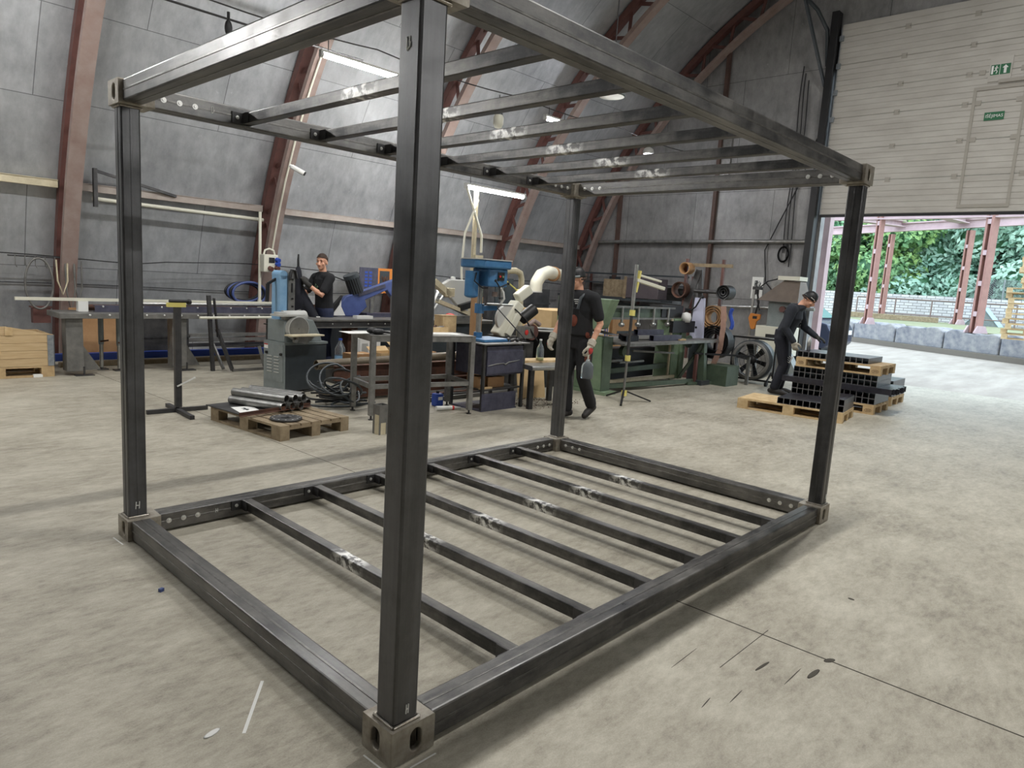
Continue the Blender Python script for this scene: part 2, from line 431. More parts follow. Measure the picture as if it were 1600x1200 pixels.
for (y, z, r) in ((5.25, 1.77, .16),):
    o = MB().box(-.006, 0, -.13, .13, -.24, .24).build('notice_sheet', M['paper'], loc=(EX - .004, y, z)); tag(o, 'white printed notice with a dark drawing on the end wall', 'notice')
    mb = MB(); rr = random.Random(3)
    for i in range(16):
        mb.path([(-.009, rr.uniform(-.08, .08), rr.uniform(-.16, .16)) for _ in range(3)], .006, 4)
    mb.build('printed_drawing', M['mdark'], o)
# cables by the door
for k, (y0, dz) in enumerate(((4.75, 0), (4.68, .15), (4.6, .3))):
    o = MB().path([(EX - .04, y0 + .02 * math.sin(i * .9 + k), 6.4 - i * .35 - dz) for i in range(12)], .012, 6).build('wall_cable', M['black'])
    tag(o, 'thin black cables hanging down the end wall beside the door track', 'cable', 'cables beside the door track')
o = MB().path([(EX - .06, 4.72 + .11 * math.cos(t), 2.52 + .16 * math.sin(t)) for t in np.linspace(0, 12.5, 40)], .022, 6).build('cable_coil', M['black'])
tag(o, 'small black cable coil hung on the wall below the grey pipe', 'cable coil')
o = MB().path([(EX - .05, 4.3, 4.9), (EX - .05, 4.55, 4.0), (EX - .05, 4.9, 3.2), (EX - .05, 5.15, 2.6), (EX - .05, 5.05, 1.9), (EX - .05, 4.85, 1.7)], .014, 6).build('wall_cable', M['black'])
tag(o, 'black cable sagging diagonally across the end wall beside the door', 'cable')
o = MB().box(-.03, 0, -.2, .2, -.3, .3).box(-.05, -.03, -.18, .18, -.28, .28).build('grey_panel', M['grey_steel'], loc=(EX - .003, 4.72, 1.75)); tag(o, 'square grey cover plate on the end wall above the bent machine hood', 'plate')
# door jamb track
o = empty('door_track', (EX - .14, 4.12, 0), 0, 'black vertical door track at the left side of the doorway', 'door track')
MB().box(-.11, .11, -.035, .1, 0, 7.3).build('track_rail', M['black'], o)
MB().path([(0, .12, 6.3), (0, .2, 7.0), (-.25, .35, 7.35), (-1.2, .4, 7.45)], .04, 8).build('curved_guide', M['mdark'], o)
MB().bar((0, .12, 5.9), (-.8, .4, 7.42), .05).build('guide_strut', M['mdark'], o)
# ---------------------------------------------------------------- sectional door
M['door'] = mat('white_door_panel', (194, 191, 184), .5, .1, (176, 172, 165), 1.3, (1, 1, 3), .35, .7)
M['doorgrey'] = mat('door_frame_grey', (164, 159, 150), .5)
d = empty('door_1', (EX - .05, 0, 0)); struct(d)
lev = [3.34, 3.99, 4.62, 5.25, 5.77, 6.28, 6.81, 7.06]
for i in range(7):
    mb = MB(); z0, z1 = lev[i] + .004, lev[i + 1] - .004
    mb.box(-.045, 0, DR - .1, DL, z0, z1)
    n = max(2, round((z1 - z0) / .105)); 
    for k in range(n):
        a = z0 + (z1 - z0) * k / n; b_ = z0 + (z1 - z0) * (k + 1) / n
        mb.box(-.053, -.045, DR - .1, DL, a + .008, b_)
    mb.build('door_section', M['door'], d)
MB().box(-.055, .0, DR - .1, DL, 3.29, 3.34).build('rubber_seal', M['black'], d)
for z in lev[1:7]:
    for y in (2.82, 1.69, .66, .02):
        MB().box(-.062, -.053, y - .05, y + .05, z - .045, z - .012).box(-.062, -.053, y - .05, y + .05, z + .012, z + .045).box(-.066, -.053, y - .035, y + .035, z - .012, z + .012).build('hinge', M['doorgrey'], d)
for z in lev[1:7]:
    MB().box(-.09, -.045, DL - .05, DL + .03, z - .07, z + .03).build('roller_bracket', M['galv'], d)
MB().box(-.05, -.02, DL - .02, DL + .02, 3.34, 7.0).build('edge_profile', M['galv'], d)
mb = MB().box(-.075, -.053, 1.53, 1.58, 3.42, 5.52).box(-.075, -.053, .78, .83, 3.42, 5.52).box(-.075, -.053, .83, 1.53, 5.46, 5.52).box(-.075, -.053, .83, 1.53, 3.42, 3.48)
mb.build('wicket_frame', M['doorgrey'], d)
for z in lev[2:5]:
    for y in (1.49, .87): MB().box(-.07, -.053, y - .05, y + .05, z - .04, z + .04).build('hinge', M['doorgrey'], d)
MB().box(-.11, -.053, .5, 1.22, 5.55, 5.61).build('closer', M['doorgrey'], d)
M['signgreen'] = mat('sign_green', (30, 104, 66), .5); M['signwhite'] = mat('sign_white', (236, 238, 236), .5)
sg = empty('exit_sign', (EX - .12, 1.22, 5.8), 0, 'white plate with green running figure and arrow sign above the wicket door', 'sign')
MB().box(-.004, .06, -.17, .17, -.21, .2).build('sign_plate', M['door'], sg)
MB().box(-.008, -.004, -.145, .145, -.1, .07).build('sign_face', M['signgreen'], sg)
mb = MB().box(-.010, -.008, .005, .012, -.1, .07)
# arrow pointing up (right half as seen), runner and door (left half); +y is to the left in the view
mb.prism([(-.07, .055), (-.115, .005), (-.09, .005), (-.09, -.085), (-.05, -.085), (-.05, .005), (-.025, .005)], 0, -.0105, -.008)
mb.box(-.0105, -.008, .105, .135, -.085, .055)
mb.ell((-.009, .062, .042), .002, .011, .011, 10, 6)
mb.bar((-.0095, .06, .03), (-.0095, .07, -.015), .02, .003, (1, 0, 0)).bar((-.0095, .07, -.015), (-.0095, .095, -.04), .013, .003, (1, 0, 0)).bar((-.0095, .068, -.015), (-.0095, .045, -.045), .013, .003, (1, 0, 0))
mb.bar((-.0095, .045, -.045), (-.0095, .06, -.08), .012, .003, (1, 0, 0)).bar((-.0095, .06, .026), (-.0095, .035, .01), .01, .003, (1, 0, 0)).bar((-.0095, .062, .026), (-.0095, .09, .012), .01, .003, (1, 0, 0))
mb.build('sign_symbols', M['signwhite'], sg)
def text_mesh(name, s, size, m, parent, loc, rot, depth=.001):
    cu = bpy.data.curves.new(name, 'FONT'); cu.body = s; cu.size = size; cu.align_x = 'CENTER'; cu.align_y = 'CENTER'; cu.extrude = depth
    t = bpy.data.objects.new(name, cu); COL.objects.link(t)
    bpy.context.view_layer.update()
    me = bpy.data.meshes.new_from_object(t.evaluated_get(bpy.context.evaluated_depsgraph_get()))
    bpy.data.objects.remove(t); bpy.data.curves.remove(cu)
    me.materials.clear(); me.materials.append(m)
    o = bpy.data.objects.new(name, me); COL.objects.link(o); o.parent = parent; o.location = loc; o.rotation_euler = rot
    return o
se = empty('text_sign', (EX - .115, 1.21, 5.0), 0, 'green sign with white lettering on the wicket door', 'sign')
MB().box(-.004, .0, -.15, .15, -.07, .07).build('sign_plate', M['signgreen'], se)
text_mesh('lettering', 'I\u0160\u0116JIMAS', .072, M['signwhite'], se, (-.0055, 0, 0), (R(90), 0, R(-90)))

# ------------------------------------------------------------------ lamps
M['tube'] = emit('lit_tube', (252, 251, 249), 185)
M['flood'] = emit('lit_floodlight', (246, 248, 255), 260)
M['lampgrey'] = mat('lamp_housing', (186, 186, 182), .4)
def tube_lamp(x, y, z, ln, label, tilt=0):
    o = empty('tube_lamp', (x, y, z), 0, label, 'lamp'); o.rotation_euler = (0, tilt, 0)
    MB().cyl((.03, 0, 0), (ln - .03, 0, 0), .032, n=14).build('light_tube', M['tube'], o)
    MB().box(0, ln, -.035, .035, .03, .06).build('housing', M['lampgrey'], o)
    for a in (0, ln - .04): MB().cyl((a, 0, 0), (a + .04, 0, 0), .038, n=14).build('end_cap', M['lampgrey'], o)
    for a in (.12, ln - .12): MB().cyl((a, 0, .06), (a, 0, .2), .006, n=6).build('hanger', M['dark_steel'], o)
    return o
tube_lamp(3.85, 7, 4.40, 1.42, 'long lit tube lamp at upper left beside the second rib')
tube_lamp(6.98, 7.5, 3.15, 1.5, 'low lit tube lamp hanging above the drill press')
tube_lamp(8.34, 7, 4.50, .68, 'short lit tube lamp high up seen between the roof bars')
for xx, yy in ((-4.6, 7), (-3.0, 7), (-.4, 7), (3, -6.5), (6, -6.5)):
    tube_lamp(xx, yy, 4.42, 1.48, 'lit tube lamp in a wall row beyond the picture edge').__setitem__('group', 'tube lamps outside the picture')
def wire(name, pts, r, m, label, cat='cable', sag=0):
    P = [Vector(p) for p in pts]; out = []
    for a, b in zip(P, P[1:]):
        for i in range(8):
            t = i / 8; q = a.lerp(b, t); q.z -= sag * 4 * t * (1 - t); out.append(q)
    out.append(P[-1])
    return tag(MB().path(out, r, 6).build(name, m), label, cat)
wire('support_wire', [(1.68, 7.03, 4.66), (4.77, 7.03, 4.7), (7.76, 7.03, 4.72), (10.75, 7.03, 4.78), (13.7, 7.03, 4.78)], .009, M['dark_steel'], 'thin support wire carrying the tube lamps along the hall', sag=.06)
wire('white_cable', [(4.74, AY + math.sqrt(9.9 ** 2 - (q_ + 1.03) ** 2), q_) for q_ in (4.95, 4.4, 3.7, 3.0, 2.4, 1.86)], .018, M['ivory'], 'white cable running down the second rib to the socket box')
o = empty('flood_lamp', (11.72, 7.0, 4.42), 0, 'bright round floodlight near the far end of the hall', 'lamp')
MB().lathe([(0, -.02), (.09, -.02), (.12, .05), (.1, .12), (.03, .16), (0, .16)], n=18).build('housing', M['lampgrey'], o)
MB().ell((0, 0, -.04), .1, .1, .06).build('lit_lens', M['flood'], o)
MB().cyl((0, 0, .15), (0, 0, .27), .01).build('hanger', M['dark_steel'], o)
o = empty('dome_lamp', (8.94, 6.0, 4.86), 0, 'unlit round dish lamp hanging below the roof', 'lamp')
MB().lathe([(.06, .28), (.12, .24), (.16, .1), (.22, .04), (.24, 0), (.24, .03), (.17, .12), (0, .3)], n=28).build('shade', M['mgrey'], o)
MB().lathe([(0, .012), (.2, .012), (.215, .0)], n=28).build('diffuser', M['white'], o)
MB().path([(0, 0, .28), (0, 0, 3.35)], .012, 6).build('hanger', M['dark_steel'], o)
o = empty('jar_lamp', (7.2, 7, 4.17), 0, 'small unlit jar lamp hanging on the wire', 'lamp')
MB().lathe([(0, .26), (.05, .26), (.06, .18), (.07, .14), (.075, .12)], n=16).build('lamp_cap', M['mdark'], o)
MB().lathe([(.07, .14), (.085, .1), (.085, 0), (.06, -.06), (0, -.08)], n=16).build('glass_jar', M['ivory'], o)
MB().cyl((0, 0, .26), (0, 0, .46), .008).build('hanger', M['dark_steel'], o)
o = empty('ceiling_hook', tuple(PY(357, 40, 7.5)), 0, 'dark hook hanging on the wire at the top left', 'hook')
MB().path([(0, 0, .16), (0, 0, .05), (.02, 0, 0), (.03, 0, -.06), (0, 0, -.1)], .02, 8).ell((0, 0, -.03), .05, .03, .1).build('hook_body', M['black'], o)
a = PY(262, 0, 7.5); b = PY(357, 30, 7.5); c = PY(470, 65, 7.5)
o = MB().path([a + (a - b) * .5, a, b, c, c + (c - b)], .014, 6).build('support_wire', M['dark_steel']); tag(o, 'dark wire crossing the top left of the hall with a hook', 'cable')

# hall lighting that is out of the picture: high-bay lamps along the ridge
def area(name, loc, rot, sx, sy, power, color=(1, .985, .96), spread=PI):
    l = bpy.data.lights.new(name, 'AREA'); l.shape = 'RECTANGLE'; l.size = sx; l.size_y = sy; l.energy = power; l.color = color; l.spread = spread
    o = bpy.data.objects.new(name, l); COL.objects.link(o); o.location = loc; o.rotation_euler = rot; return o
for x, e_ in ((-6, 30), (-1.5, 40), (3, 215), (7.5, 280)):
    area('ridge_lamp', (x, .45, 8.6), (0, 0, 0), 1.5, .14, e_, spread=R(165))

# world
w = bpy.data.worlds.new('world'); scn.world = w; w.use_nodes = True
bg = w.node_tree.nodes['Background']; bg.inputs[0].default_value = (.74, .88, 1.0, 1); bg.inputs[1].default_value = 3.8
vs = scn.view_settings; vs.view_transform = 'Standard'; vs.look = 'None'; vs.gamma = 1; vs.use_curve_mapping = False; vs.exposure = .14
scn.cycles.use_denoising = True
scn.cycles.max_bounces = 8; scn.cycles.diffuse_bounces = 4
scn.cycles.sample_clamp_indirect = 6
# ================================================================== THE CONTAINER FRAME
FL, FW, FH = 3.9876, 2.66, 2.535
CX, CY, CH = .1836, .1661, .1255
PA, PW = .022, .10
def steel_frame_mat(name, c, c2, stretch, rough=.26):
    m, nt, b = newmat(name); L = nt.links
    tc = N(nt, 'ShaderNodeTexCoord')
    mp = N(nt, 'ShaderNodeMapping'); mp.inputs['Scale'].default_value = stretch; L.new(tc.outputs['Object'], mp.inputs[0])
    n1 = N(nt, 'ShaderNodeTexNoise'); n1.inputs['Scale'].default_value = 9; n1.inputs['Detail'].default_value = 12; n1.inputs['Roughness'].default_value = .7; L.new(mp.outputs[0], n1.inputs['Vector'])
    n2 = N(nt, 'ShaderNodeTexNoise'); n2.inputs['Scale'].default_value = 4.5; n2.inputs['Detail'].default_value = 10; n2.inputs['Roughness'].default_value = .72; L.new(tc.outputs['Object'], n2.inputs['Vector'])
    mx = N(nt, 'ShaderNodeMix'); mx.inputs[0].default_value = .45; L.new(n1.outputs['Fac'], mx.inputs[2]); L.new(n2.outputs['Fac'], mx.inputs[3])
    cr = N(nt, 'ShaderNodeValToRGB'); e = cr.color_ramp.elements
    e[0].position = .43; e[0].color = srgb(c); e[1].position = .64; e[1].color = srgb(c2); L.new(mx.outputs[0], cr.inputs[0])
    L.new(cr.outputs[0], b.inputs['Base Color'])
    b.inputs['Metallic'].default_value = .35; b.inputs['IOR'].default_value = 2.1
    mr = N(nt, 'ShaderNodeMapRange'); mr.inputs['From Min'].default_value = .3; mr.inputs['From Max'].default_value = .7; mr.inputs['To Min'].default_value = rough; mr.inputs['To Max'].default_value = rough + .2
    L.new(n2.outputs['Fac'], mr.inputs[0]); L.new(mr.outputs[0], b.inputs['Roughness'])
    bp = N(nt, 'ShaderNodeBump'); bp.inputs['Strength'].default_value = .035; bp.inputs['Distance'].default_value = .002; L.new(mx.outputs[0], bp.inputs['Height']); L.new(bp.outputs[0], b.inputs['Normal'])
    return m, nt, b, cr
M['post'] = steel_frame_mat('mill_scale_steel_post', (28, 28, 30), (84, 84, 87), (1, 1, .06))[0]
M['railx'] = steel_frame_mat('mill_scale_steel_long_rail', (30, 29, 29), (122, 119, 114), (.22, 1, 1))[0]
M['raily'] = steel_frame_mat('mill_scale_steel_end_rail', (27, 26, 26), (118, 115, 110), (1, .1, 1))[0]
mm_, nt, b, cr = steel_frame_mat('mill_scale_crossbar', (29, 29, 30), (120, 117, 112), (1, .12, 1))
# bare ground patches with white marks at the middle of every crossbar
tc = N(nt, 'ShaderNodeTexCoord'); sp = N(nt, 'ShaderNodeSeparateXYZ'); nt.links.new(tc.outputs['Object'], sp.inputs[0])
nz = N(nt, 'ShaderNodeTexNoise'); nz.inputs['Scale'].default_value = 26; nz.inputs['Detail'].default_value = 5; nt.links.new(tc.outputs['Object'], nz.inputs['Vector'])
ab = N(nt, 'ShaderNodeMath', operation='ABSOLUTE'); nt.links.new(sp.outputs['Y'], ab.inputs[0])
rg = N(nt, 'ShaderNodeMapRange'); rg.inputs['From Min'].default_value = .16; rg.inputs['From Max'].default_value = .05; nt.links.new(ab.outputs[0], rg.inputs[0])
th = N(nt, 'ShaderNodeMapRange'); th.inputs['From Min'].default_value = .44; th.inputs['From Max'].default_value = .6; nt.links.new(nz.outputs['Fac'], th.inputs[0])
mu = N(nt, 'ShaderNodeMath', operation='MULTIPLY'); nt.links.new(rg.outputs[0], mu.inputs[0]); nt.links.new(th.outputs[0], mu.inputs[1])
mx = N(nt, 'ShaderNodeMix', data_type='RGBA'); mx.inputs[7].default_value = srgb((236, 235, 230)); nt.links.new(mu.outputs[0], mx.inputs[0]); nt.links.new(cr.outputs[0], mx.inputs[6])
nt.links.new(mx.outputs[2], b.inputs['Base Color'])
im = N(nt, 'ShaderNodeMath', operation='MULTIPLY_ADD'); im.inputs[1].default_value = -.55; im.inputs[2].default_value = .6; nt.links.new(mu.outputs[0], im.inputs[0]); nt.links.new(im.outputs[0], b.inputs['Metallic'])
M['cross'] = mm_

M['seam'] = mat('long_weld_seam', (122, 120, 116), .32, .5, (80, 78, 76), 20)
F = empty('container_frame', (0, 0, 0), 0, 'large bare steel container frame of welded square tubes standing in the foreground', 'container frame')

def seam_bar(axis, c0, c1, lo, hi, wid=.012, th=.0012):
    """square tube along an axis, with a slim weld bead along the middle of each long face"""
    mb = MB(); a = [c0[0], c1[0], c0[1], c1[1]]
    rng = {0: None, 1: None, 2: None}
    oth = [i for i in range(3) if i != axis]
    rng[axis] = (lo, hi); rng[oth[0]] = (c0[0], c1[0]); rng[oth[1]] = (c0[1], c1[1])
    def bx(r): mb.box(r[0][0], r[0][1], r[1][0], r[1][1], r[2][0], r[2][1])
    return mb, bx, rng, oth
def tube_part(name, axis, lo, hi, r1, r2, m, parent=F, bev=.007, bead=True, loc=None):
    mb, bx, rng, oth = seam_bar(axis, (r1[0], r2[0]), (r1[1], r2[1]), lo, hi)
    bx(rng)
    o = mb.build(name, m, parent, bevel=bev, loc=loc)
    if bead:
        mb2 = MB()
        for k in (0, 1):
            q = dict(rng); a, b_ = rng[oth[k]]; mid = (a + b_) / 2; q[oth[k]] = (mid - .005, mid + .005)
            a2, b2 = rng[oth[1 - k]]; q[oth[1 - k]] = (a2 - .002, b2 + .002); q[axis] = (lo + .002, hi - .002)
            mb2.box(q[0][0], q[0][1], q[1][0], q[1][1], q[2][0], q[2][1])
        mb2.build('weld_seam', M['seam'] if axis < 2 else M['post'], o, bevel=.0015)
    return o

# corner castings
def casting(sx, sy, x, y, z, top):
    """hollow corner block, outer corner at the origin, running to +x +y, then mirrored by sx, sy"""
    mb = MB(); n = 28
    def face(w, h, T, flip):
        # rectangular face with an upright oval hole; T maps (u,v,depth) to xyz
        cxx, cyy = w * .56, h * .5; a, bq = .0255 * .92, .0395
        ring = []; outer = []
        for i in range(n):
            t = 2 * PI * i / n
            px = cxx + a * math.cos(t); s_ = math.sin(t)
            py = cyy + (bq - a) * (1 if s_ > 0 else -1) * (0 if abs(s_) < 1e-6 else 1) + a * s_
            ring.append((px, py))
            # ray to rectangle border
            dx, dy = px - cxx, py - cyy; k = 1e9
            if dx > 1e-9: k = min(k, (w - cxx) / dx)
            if dx < -1e-9: k = min(k, -cxx / dx)
            if dy > 1e-9: k = min(k, (h - cyy) / dy)
            if dy < -1e-9: k = min(k, -cyy / dy)
            outer.append((cxx + dx * k, cyy + dy * k))
        # put rectangle corners in place of the nearest border samples
        for c in ((0, 0), (w, 0), (w, h), (0, h)):
            j = min(range(n), key=lambda i: (outer[i][0] - c[0]) ** 2 + (outer[i][1] - c[1]) ** 2); outer[j] = c
        vs = [T(u, v, 0) for u, v in outer] + [T(u, v, 0) for u, v in ring] + [T(u, v, .022) for u, v in ring]
        fs = []
        for i in range(n):
            j = (i + 1) % n; fs += [(i, j, n + j, n + i), (n + i, n + j, 2 * n + j, 2 * n + i)]
        if flip: fs = [tuple(reversed(f)) for f in fs]
        mb.add(vs, fs)
    face(CX, CH, lambda u, v, d: (u, d, v), False)        # outer face along x (normal -y)
    face(CY, CH, lambda u, v, d: (d, u, v), True)         # outer face along y (normal -x)
    vs = [(0, 0, 0), (CX, 0, 0), (CX, CY, 0), (0, CY, 0), (0, 0, CH), (CX, 0, CH), (CX, CY, CH), (0, CY, CH)]
    mb.add(vs, [(3, 2, 1, 0), (4, 5, 6, 7), (1, 2, 6, 5), (2, 3, 7, 6)])
    # inner chamber walls behind the holes
    q = .07
    vs = [(.022, .022, .01), (q + .05, .022, .01), (q + .05, q + .04, .01), (.022, q + .04, .01), (.022, .022, CH - .01), (q + .05, .022, CH - .01), (q + .05, q + .04, CH - .01), (.022, q + .04, CH - .01)]
    mb.add(vs, [(1, 2, 6, 5), (2, 3, 7, 6), (0, 1, 2, 3), (7, 6, 5, 4)])
    if sx * sy < 0: mb.f = [tuple(reversed(f)) for f in mb.f]
    mb.v = [(sx * px, sy * py, pz) for px, py, pz in mb.v]
    o = mb.build('corner_casting', M['cast'], F, loc=(x, y, z))
    bm = bmesh.new(); bm.from_mesh(o.data); bmesh.ops.remove_doubles(bm, verts=bm.verts, dist=1e-5); bm.to_mesh(o.data); bm.free()
    bv = o.modifiers.new('bevel', 'BEVEL'); bv.width = .006; bv.segments = 2; bv.limit_method = 'ANGLE'; bv.angle_limit = R(50)
    return o
for sx, x in ((1, 0), (-1, FL)):
    for sy, y in ((1, 0), (-1, FW)):
        for top in (0, 1):
            c = casting(sx, sy, x, y, FH - CH if top else 0, top)
            # weld fillet round the post foot / head
            zz = .004 if top else CH; mb = MB()
            a, bq = PA - .004, PA + PW + .004
            zz = (-.004 if top else CH + .003)
            P4 = [(sx * a, sy * a, zz), (sx * bq, sy * a, zz), (sx * bq, sy * bq, zz), (sx * a, sy * bq, zz)]
            for i in range(4): mb.cyl(P4[i], P4[(i + 1) % 4], .0065, n=8)
            mb.build('weld_bead', M['weld'], c)
posts = []
for sx, x in ((1, 0), (-1, FL)):
    for sy, y in ((1, 0), (-1, FW)):
        xa, xb = sorted((x + sx * PA, x + sx * (PA + PW))); ya, yb = sorted((y + sy * PA, y + sy * (PA + PW)))
        p = tube_part('corner_post', 2, CH, FH - CH, (xa, xb), (ya, yb), M['post'], bev=.009, bead=not (sx == 1 and sy == 1))
        posts.append((sx, sy, p, xa, xb, ya, yb))
# rails
BH = .108
rails = {}
for y, sy in ((0, 1), (FW, -1)):
    for z0, z1, nm in ((.012, .012 + BH, 'bottom'), (FH - .006 - BH, FH - .006, 'top')):
        ya, yb = sorted((y + sy * .02, y + sy * .125))
        rails[('x', sy, nm)] = tube_part('long_rail', 0, CX, FL - CX, (ya, yb), (z0, z1), M['railx'], bev=.008)
for x, sx in ((0, 1), (FL, -1)):
    for z0, z1, nm in ((.012, .012 + BH, 'bottom'), (FH - .006 - BH, FH - .006, 'top')):
        xa, xb = sorted((x + sx * .02, x + sx * .125))
        rails[('y', sx, nm)] = tube_part('end_rail', 1, CY, FW - CY, (xa, xb), (z0, z1), M['raily'], bev=.008)
# splice bolts on the inner faces of the rails
def bolt(p, nrm, parent, r=.0155):
    p = Vector(p); nrm = Vector(nrm)
    MB().cyl(p, p + nrm * .003, r, n=14).cyl(p, p + nrm * .009, r * .55, n=6).build('bolt', M['bolt'], parent)
for nm, z in (('bottom', .068), ('top', FH - .058)):
    for k in range(3):
        for x in (.24 + .085 * k, FL - .24 - .085 * k):
            bolt((x, FW - .125, z), (0, -1, 0), rails[('x', -1, nm)])
            bolt((x, .125, z), (0, 1, 0), rails[('x', 1, nm)])
        for y in (.235 + .085 * k, FW - .235 - .085 * k):
            bolt((FL - .125, y, z), (-1, 0, 0), rails[('y', -1, nm)])
# handwritten chalk letters
def chalk(strokes, T, parent, r=.0028):
    mb = MB()
    for s_ in strokes: mb.path([T(u, v) for u, v in s_], r, 6)
    mb.build('chalk_letter', M['chalk'], parent)
H_ = [[(0, 0), (.1, 1)], [(.55, 0), (.62, 1)], [(.05, .5), (.6, .45)]]
B_ = [[(.1, 0), (.05, 1), (.5, 1.02), (.45, .6), (.62, .6), (.55, .25), (.1, 0)]]
pn = {(a, c): (p, xa, xb, ya, yb) for a, c, p, xa, xb, ya, yb in posts}
p, xa, xb, ya, yb = pn[(1, 1)]
chalk(H_, lambda u, v: (xa + .048 + u * .016, ya - .001, CH + .035 + v * .032), p)
chalk(B_, lambda u, v: (xa - .001, ya + .062 - u * .03, 2.262 + v * .036), p, .0026)
p, xa, xb, ya, yb = pn[(1, -1)]
chalk(H_, lambda u, v: (xa + .036 + u * .034, ya - .001, CH + .05 + v * .042), p)
p, xa, xb, ya, yb = pn[(-1, 1)]
chalk(H_, lambda u, v: (xa + .068 + u * .014, ya - .001, CH + .04 + v * .035), p)
rl = rails[('x', -1, 'bottom')]
chalk(H_, lambda u, v: (.52 + u * .022, FW - .127, .06 + v * .025), rl, .002)
chalk(H_, lambda u, v: (FL - .56 + u * .022, FW - .127, .055 + v * .025), rl, .002)
chalk(B_, lambda u, v: (.5 + u * .026, FW - .127, FH - .075 + v * .036), rails[('x', -1, 'top')], .002)
# crossbars with their end brackets
XB = [.72 + .515 * k for k in range(6)]
def crossbar(x, z0):
    o = tube_part('crossbar', 1, .128 - FW / 2, FW - .128 - FW / 2, (-.03, .03), (-.03, .03), M['cross'], bev=.005, bead=False, loc=(x, FW / 2, z0 + .03))
    for s in (1, -1):
        mb = MB(); yy = s * (FW / 2 - .126)
        mb.box(-.1, -.03, min(yy, yy - s * .008), max(yy, yy - s * .008), -.032, .032)
        mb.box(-.036, -.03, min(yy, yy - s * .075), max(yy, yy - s * .075), -.032, .032)
        mb.build('bracket', M['dark_steel'], o, bevel=.002)
        bolt((-.068, yy - s * .008, 0), (0, -s, 0), o, .011)
    return o
for x in XB: crossbar(x, .052)
for x in XB: crossbar(x, FH - .098)
# ================================================================== PALLETS AND LOOSE STOCK
def pallet(name, loc, rz, label, L=1.2, W=.8, top=5, m='wood', group='wooden pallets', stamp=False):
    """near corner at the origin, long side along +x, depth along -y"""
    o = empty(name, loc, rz, label, 'pallet', group)
    bw = .1
    for j in range(3):
        y = -W / 2 + (j - 1) * (W / 2 - .05)
        for i in range(3):
            x = L / 2 + (i - 1) * (L / 2 - .0725)
            b = MB().box(x - .0725, x + .0725, y - .05, y + .05, .022, .1).build('block', M[m], o)
            if stamp and j == 2 and i in (0, 2):
                mb = MB().path([(x + .03 * math.cos(t) * 1.5, y + .0508, .06 + .024 * math.sin(t)) for t in np.linspace(0, 2 * PI, 17)], .002, 4)
                for k in range(3): mb.box(x - .025 + k * .018, x - .018 + k * .018, y + .05, y + .0512, .048, .072)
                mb.build('burnt_stamp', M['rust'], b)
        MB().box(0, L, y - .05, y + .05, 0, .022).build('runner', M[m], o)
    for i in range(3):
        x = L / 2 + (i - 1) * (L / 2 - .0725)
        MB().box(x - .0725, x + .0725, -W, 0, .1, .122).build('cross_board', M[m], o)
    for k in range(top):
        w = (W * .86) / top; y = -W + (W - w) * k / (top - 1)
        MB().box(0, L, y, y + w, .122, .144).build('deck_board', M[m], o)
    return o
pallet('pallet', (1.844, 4.193, 0), R(96.5), 'weathered pallet nearest the camera carrying round pipes and a flange', top=7, m='wood_old')
cz = math.cos(R(96.5)); sz = math.sin(R(96.5))
def NP(a, b, z=0): return Vector((1.844 + cz * a - sz * b, 4.193 + sz * a + cz * b, z))   # a along the long side, b (negative) across
o = MB().box(0, .62, -.79, .0, 0, .01).build('steel_plate', M['dark_steel'], loc=NP(.64, .02, .1455)); o.rotation_euler = (0, 0, R(96.5))
tag(o, 'thin dark steel plate lying across the far half of the near pallet', 'plate')
o = empty('paper_sheet', NP(.82, -.16, .157), R(82), 'white drawing sheet lying on the steel plate of the near pallet', 'paper')
MB().box(-.15, .15, -.105, .105, 0, .001).build('sheet', M['paper'], o)
MB().box(-.06, .07, -.012, .012, .001, .0018).box(-.02, .01, -.03, .03, .001, .0018).box(.03, .06, .02, .028, .001, .0018).build('drawn_lines', M['mdark'], o)
# round pipes
pr_ = .043
pd = Vector((.42, -1.0, 0)).normalized(); px_ = Vector((1.0, .42, 0)).normalized()
base = Vector((1.93, 5.36, .157 + pr_))
k = 0
for row, cnt in ((0, 5), (1, 4)):
    for i in range(cnt):
        p0 = base + px_ * (2 * pr_ * i + pr_ * row) + Vector((0, 0, row * pr_ * 1.74)) + pd * (.04 * ((i * 7 + row * 3) % 3) - .03)
        q = MB().pipe(p0, p0 + pd * .68, pr_, pr_ - .004, 20).build('round_pipe', M['grey_steel'])
        tag(q, 'short round grey steel pipe in the heap on the near pallet', 'pipe', 'round pipes on the near pallet')
o = empty('flange', NP(.23, -.22, .145), 0, 'round dark flange ring with bolt holes lying on the near pallet', 'flange')
MB().lathe([(.05, 0), (.15, 0), (.15, .022), (.05, .022), (.05, 0)], n=40).build('ring', M['dark_steel'], o)
for i in range(12):
    t = 2 * PI * i / 12; MB().cyl((.125 * math.cos(t), .125 * math.sin(t), .0215), (.125 * math.cos(t), .125 * math.sin(t), .0232), .009, n=10).build('bolt_hole', M['bolt'], o)
a, b = G(375, 651, .17), G(486, 634, .17)
o = MB().bar(a, b, .04, .006).bar(a + Vector((0, .02, .015)), b + Vector((0, .02, .015)), .006, .035).build('angle_bar', M['rust']); tag(o, 'brown steel angle bar lying across the near pallet in front of the pipes', 'bar')

